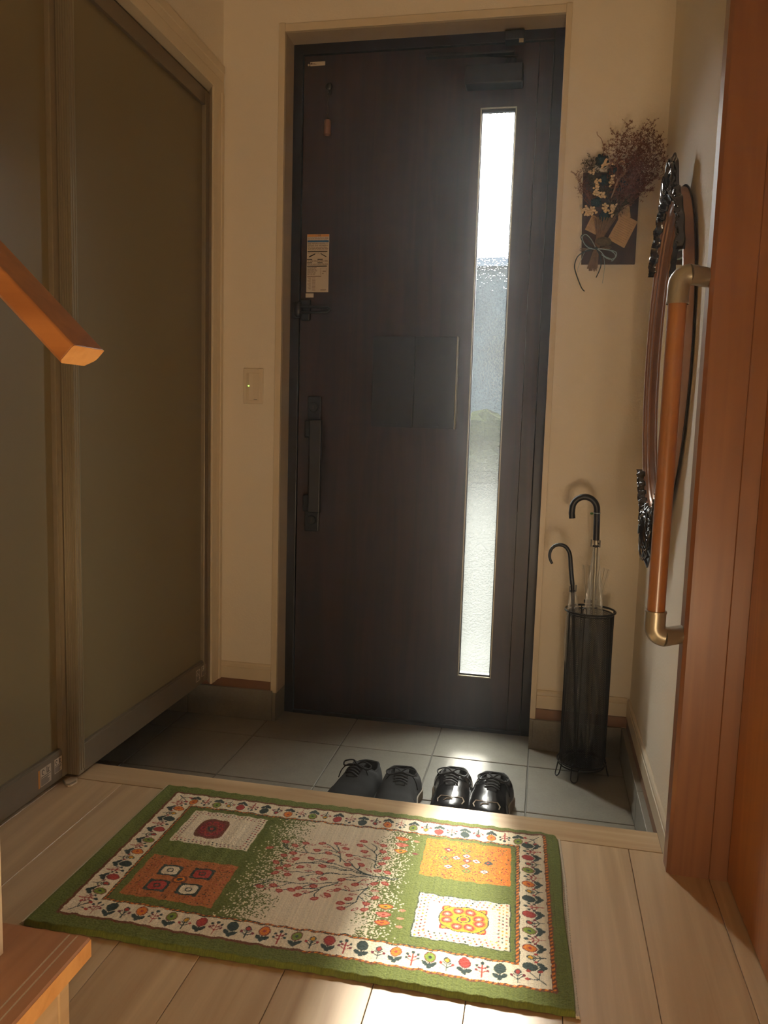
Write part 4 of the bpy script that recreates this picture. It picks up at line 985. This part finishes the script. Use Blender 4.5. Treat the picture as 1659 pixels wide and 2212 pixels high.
# tree
for b in ([(625, 271), (600, 269), (563, 268), (530, 262), (493, 256)], [(625, 267), (563, 266), (508, 250), (460, 243), (412, 259)], [(620, 272), (552, 275), (515, 276), (440, 286), (408, 290)],
          [(563, 267), (520, 240), (480, 210), (450, 212), (425, 214), (380, 209), (365, 190)], [(425, 214), (412, 196), (412, 178)], [(500, 236), (490, 200), (477, 170)], [(488, 200), (465, 178), (445, 170)], [(492, 205), (470, 195), (441, 199)],
          [(563, 268), (520, 290), (507, 307), (470, 320), (426, 328), (390, 326), (360, 329)], [(512, 306), (489, 328), (455, 342), (443, 341)], [(485, 335), (478, 350), (481, 367)], [(488, 330), (455, 362), (447, 364)], [(426, 328), (400, 345), (380, 356)],
          [(584, 225), (573, 238), (570, 215), (568, 195), (553, 175), (534, 160)], [(570, 215), (590, 198)], [(568, 196), (578, 174)], [(560, 185), (563, 165), (548, 150)], [(570, 215), (545, 207), (512, 206)],
          [(600, 272), (572, 297), (572, 312), (552, 325), (516, 330)], [(572, 312), (561, 343), (559, 364), (537, 386)], [(561, 343), (575, 355), (580, 380)], [(559, 364), (540, 369)], [(565, 330), (593, 341)],
          [(560, 268), (535, 250), (512, 222)], [(540, 254), (544, 234)], [(530, 262), (500, 262), (468, 257)], [(493, 256), (440, 250), (400, 270)], [(515, 276), (480, 283), (440, 300), (439, 310)], [(470, 320), (440, 345), (409, 357)],
          [(508, 250), (470, 240), (438, 233)], [(480, 285), (468, 300), (482, 301)], [(545, 290), (517, 295)], [(560, 285), (546, 304)], [(380, 209), (368, 182)], [(400, 270), (385, 268), (380, 250)], [(390, 326), (368, 340), (355, 355)]):
    pts = spline([(a, b2, 0) for a, b2 in b], 5); line([(p.x+random.uniform(-.6, .6), p.y+random.uniform(-.6, .6)) for p in pts], 2.3, 'teal')
fls = [(367,182),(410,177),(445,170),(477,164),(531,146),(526,164),(575,151),(540,184),(578,174),(441,199),(468,206),(499,182),(380,234),(407,240),(512,206),(590,198),(438,233),(480,235),(517,241),(544,234),(425,270),(468,257),(398,270),(580,247),(601,250),(382,300),(468,282),(408,300),(439,310),(482,301),(517,295),(582,293),(603,289),(393,343),(443,341),(469,329),(516,330),(546,304),(593,341),(447,364),(481,367),(502,350),(409,357),(544,353),(532,371),(580,361),(537,386),(580,380),(342,213),(391,193),(584,220),(368,350),(431,351),(385,282),(372,262),(396,222)]
for (x, y) in fls:
    ell(x, y, 8.8, 6.2, 'red', random.random()-.5, 1.6); ell(x, y, 4.6, 3.0, 'pink', 0); ell(x, y, 1.2, 1.2, 'red')
for (x, y) in [(426,182),(492,169),(558,145),(458,183),(418,223),(398,252),(548,200),(517,224),(465,232),(532,216),(400,288),(445,279),(563,251),(465,309),(562,286),(515,312),(564,301),(534,321),(588,318),(505,334),(460,352),(549,338),(563,385),(497,357),(386,355),(495,199),(441,262)]:
    a = random.uniform(-.9, .9); ell(x, y, 9, 3.6, 'red', a, 1.4); ell(x, y, 6, 1.7, 'cream', a, 1.4)
for (x, y, c) in ((610, 114, 'orange'), (613, 138, 'pink'), (614, 163, 'gold'), (617, 362, 'gold'), (617, 386, 'pink'), (619, 410, 'red')):
    ell(x, y, 15, 8.5, 'red', 0, 1.5); ell(x, y, 12, 6, c if c != 'red' else 'orange', 0, 1.6); ell(x, y, 4, 2, 'red' if c != 'gold' else 'teal')
    if random.random() < .9: ell(x+32, y+3, 7, 4, random.choice(['wine', 'gold', 'pink']), 0, 1.3)
# border flowers
def motif(x, y, d, kind, c):
    """d = inward unit vector; outward base"""
    ux, uy = d; vx, vy = -uy, ux
    def q(a, b): return (x+ux*a+vx*b, y+uy*a+vy*b)
    ang = math.atan2(uy, ux)
    if kind == 0:
        line([q(-19, 1), q(0, 0)], 2.2, 'teal'); ell(*q(-9, 6), 8.5, 4.6, 'teal', ang+.8, 1.7); ell(*q(-9, -6), 8.5, 4.6, 'teal', ang-.8, 1.7); ell(*q(-16, 0), 3.5, 4, 'teal', ang)
        ell(*q(9, 0), 13.5, 10.5, 'wine' if c != 'teal' else 'dgreen', ang, 1.8); ell(*q(9, 0), 11.5, 8.8, c, ang, 1.8); ell(*q(9, 0), 3.5, 3, 'teal' if c == 'lime' else ('red' if c == 'orange' else c), ang)
    elif kind == 1:
        line([q(-19, 0), q(0, 0), q(12, 0)], 2.2, 'red')
        for b in (-1, 1):
            line([q(-8, 0), q(-2, b*8)], 1.8, 'red'); line([q(1, 0), q(7, b*8)], 1.8, 'red'); ell(*q(-1, b*10), 3, 2.6, c, ang); ell(*q(9, b*9), 3.2, 2.6, 'teal', ang); ell(*q(3, b*5), 2.4, 2, 'wine')
        ell(*q(15, 0), 4.5, 3.6, 'teal', ang, 1.5)
    else:
        line([q(-18, 0), q(6, 0)], 2, 'teal')
        for b in (-1, 1): line([q(-10, 0), q(-3, b*9)], 2, 'teal'); ell(*q(-1, b*10), 3.4, 2.8, 'wine' if c != 'gold' else 'red', ang); line([q(-3, 0), q(3, b*7)], 1.8, 'teal')
        ell(*q(8, 0), 7.5, 6, 'teal', ang, 1.6); ell(*q(8, 0), 5, 4, c, ang, 1.6)
cyc = [(0, 'red'), (1, 'wine'), (0, 'teal'), (2, 'red'), (0, 'orange'), (1, 'teal'), (0, 'lime'), (2, 'gold')]
n_ = 29
for i in range(n_):
    x = 72+(890-72)*i/(n_-1)
    if 0 < i < n_-1:
        k_, c_k = cyc[i % 8]; motif(x, 490, (0, -1), k_, c_k); k_, c_k = cyc[(i+3) % 8]; motif(x, 55, (0, 1), k_, c_k)
n_ = 17
for i in range(n_):
    y = 78+(466-78)*i/(n_-1)
    k_, c_k = cyc[(i*3+1) % 8]; motif(73, y, (1, 0), k_, c_k); k_, c_k = cyc[(i*3+2) % 8]; motif(890, y, (-1, 0), k_, c_k)
for (x, y) in ((73, 55), (890, 55), (73, 490), (890, 490)):
    s1_, s2_ = (1 if x < 400 else -1), (1 if y < 300 else -1)
    line([(x-16*s1_, y-16*s2_), (x+10*s1_, y+10*s2_)], 2.2, 'teal'); line([(x-5*s1_, y-5*s2_), (x+12*s1_, y-7*s2_)], 2, 'teal'); line([(x-5*s1_, y-5*s2_), (x-7*s1_, y+12*s2_)], 2, 'teal')
    for (a, b) in ((12, 12), (14, -8), (-8, 14)): ell(x+a*s1_, y+b*s2_, 4, 3.4, 'red')
# weave streaks
img *= (1+.10*np.sin(X/1.9+3*rng.random((1, nx_)))[..., None]*.6+(rng.random((1, nx_, 1))-.5)*.10)
img = np.clip(img, 0.002, .95)
# geometry
gxv = np.linspace(0, 1, nx_); gyv = np.linspace(0, 1, ny_); GX, GY = np.meshgrid(gxv, gyv)
Xw = -.331+(.610+.331)*GX+.021*GX*GY-.0+.002*np.sin(GY*9)*(GX > .98)+(-.002)*GY*(1-GX)
Yw = -.8165-.551*GY-.004*(1-GX)*GY+.0015*np.sin(GX*13)+.0
# soft rounded far right corner
cr = np.clip((GX-.965)/.035, 0, 1)*np.clip((.06-GY)/.06, 0, 1); Yw -= .012*cr; Xw -= .004*cr
edge = np.minimum(np.minimum(GX*950, (1-GX)*950), np.minimum(GY*555, (1-GY)*555))
Zw = H+.0095*np.clip(edge/3, 0, 1)**.5+.0016*(rng.random((ny_, nx_)))*np.clip(edge/4, 0, 1)+.0012*np.sin(GX*17+GY*5)**2+.0008*np.sin(X/5.5)+.0009
co = np.stack([Xw, Yw, Zw], -1).reshape(-1, 3)-np.array([.14, -1.086, H])
ii, jj = np.meshgrid(np.arange(nx_-1), np.arange(ny_-1)); a = (jj*nx_+ii).ravel()
quads = np.stack([a+nx_, a+nx_+1, a+1, a], -1).astype(np.int32)
me = bpy.data.meshes.new('pile'); me.vertices.add(len(co)); me.vertices.foreach_set('co', co.astype(np.float32).ravel())
me.loops.add(quads.size); me.loops.foreach_set('vertex_index', quads.ravel()); me.polygons.add(len(quads))
me.polygons.foreach_set('loop_start', np.arange(0, quads.size, 4, dtype=np.int32)); me.polygons.foreach_set('loop_total', np.full(len(quads), 4, np.int32))
me.update(calc_edges=True); me.validate()
ca_ = me.color_attributes.new('knots', 'FLOAT_COLOR', 'POINT')
ca_.data.foreach_set('color', np.concatenate([img.reshape(-1, 3), np.ones((nx_*ny_, 1))], 1).astype(np.float32).ravel())
k = N('wool_pile'); at_ = k.n('ShaderNodeAttribute'); at_.attribute_name = 'knots'; k.l(at_.outputs['Color'], k.b.inputs['Base Color'])
k.b.inputs['Roughness'].default_value = .8; k.b.inputs['Sheen Weight'].default_value = .05; k.b.inputs['Sheen Roughness'].default_value = .5; k.b.inputs['Specular IOR Level'].default_value = .25
me.materials.append(k.m); po_ = bpy.data.objects.new('pile', me); C.objects.link(po_); po_.parent = rugT
# selvedge fringe on both short ends
def selv(pts, nm):
    m = MB(); m.tube(pts, .0036, 6, flat=.6)
    P_ = [Vector(p) for p in pts]
    tot = 150
    for i in range(tot):
        t = i/(tot-1)*(len(P_)-1); q = min(int(t), len(P_)-2); p = P_[q].lerp(P_[q+1], t-q); s_ = 1 if p.x > .1 else -1
        m.tube([p+Vector((-.003*s_, 0, .002)), p+Vector((.004*s_, random.uniform(-.002, .002), -.0015))], .0010, 4)
    return part(m, nm, MFRINGE, rugT)
selv([(-.3345, -.814, H+.005), (-.3365, -1.0, H+.005), (-.3365, -1.2, H+.005), (-.3375, -1.370, H+.005)], 'fringe')
selv([(.6115, -.830, H+.004), (.616, -.90, H+.004), (.621, -1.0, H+.004), (.625, -1.2, H+.004), (.6325, -1.355, H+.004), (.6335, -1.369, H+.004)], 'fringe')

# ================================================================== OUTSIDE, seen through the pebbled glass
gd = sempty('floor_outside')
part(MB().box(-14, 14, .16, 40, -.30, -.10), 'paving', MASPH, gd)
part(MB().box(-1.0, 1.4, .16, 1.5, -.12, -.03), 'porch_slab', MCONC, gd)
nb = thing('neighbour_house', 'pale neighbouring house blurred behind the pebbled door glass', 'house', (0, 17, -.1))
part(MB().box(-9, 8, 14.5, 22, -.1, 4.2), 'house_wall', MHOUSE, nb)
part(MB().prism([(14.1, 4.2), (18.3, 5.2), (22.4, 4.2)], 0, -9.4, 8.4), 'roof', MROOF, nb)
for x in (-2.6, -.4, 1.9): 
    wv_ = part(MB().box(x, x+1.0, 14.42, 14.52, 1.6, 2.8), 'house_window', MALU, nb)
hg = thing('hedge', 'low green hedge blurred in the lower half of the door glass', 'hedge', (0, 13.2, -.1))
random.seed(4); m = MB()
for i in range(60): m.blob((random.uniform(-6, 5), 13.2+random.uniform(-.3, .3), random.uniform(.1, .9)), random.uniform(.25, .5), .3, random.uniform(.2, .4), 8, 6, .2)
part(m, 'foliage', MHEDGE, hg)

# ---------------- faint haze volume added for the lens glare around the glass
hk = bpy.data.materials.new('glare_haze'); hk.use_nodes = True; nt = hk.node_tree
nt.nodes.remove(nt.nodes['Principled BSDF']); vs_ = nt.nodes.new('ShaderNodeVolumeScatter'); vs_.inputs['Color'].default_value = (.93, .96, 1, 1)
vs_.inputs['Density'].default_value = 0.026; vs_.inputs['Anisotropy'].default_value = .72
nt.links.new(vs_.outputs[0], nt.nodes['Material Output'].inputs['Volume'])
hz = MB().box(-1.22, .94, -3.9, .09, .001, 2.51).build('haze', hk); hz['kind'] = 'stuff'; hz['label'] = 'faint haze added to the hall for lens glare around the door glass'; hz['category'] = 'haze'
hz.visible_shadow = True
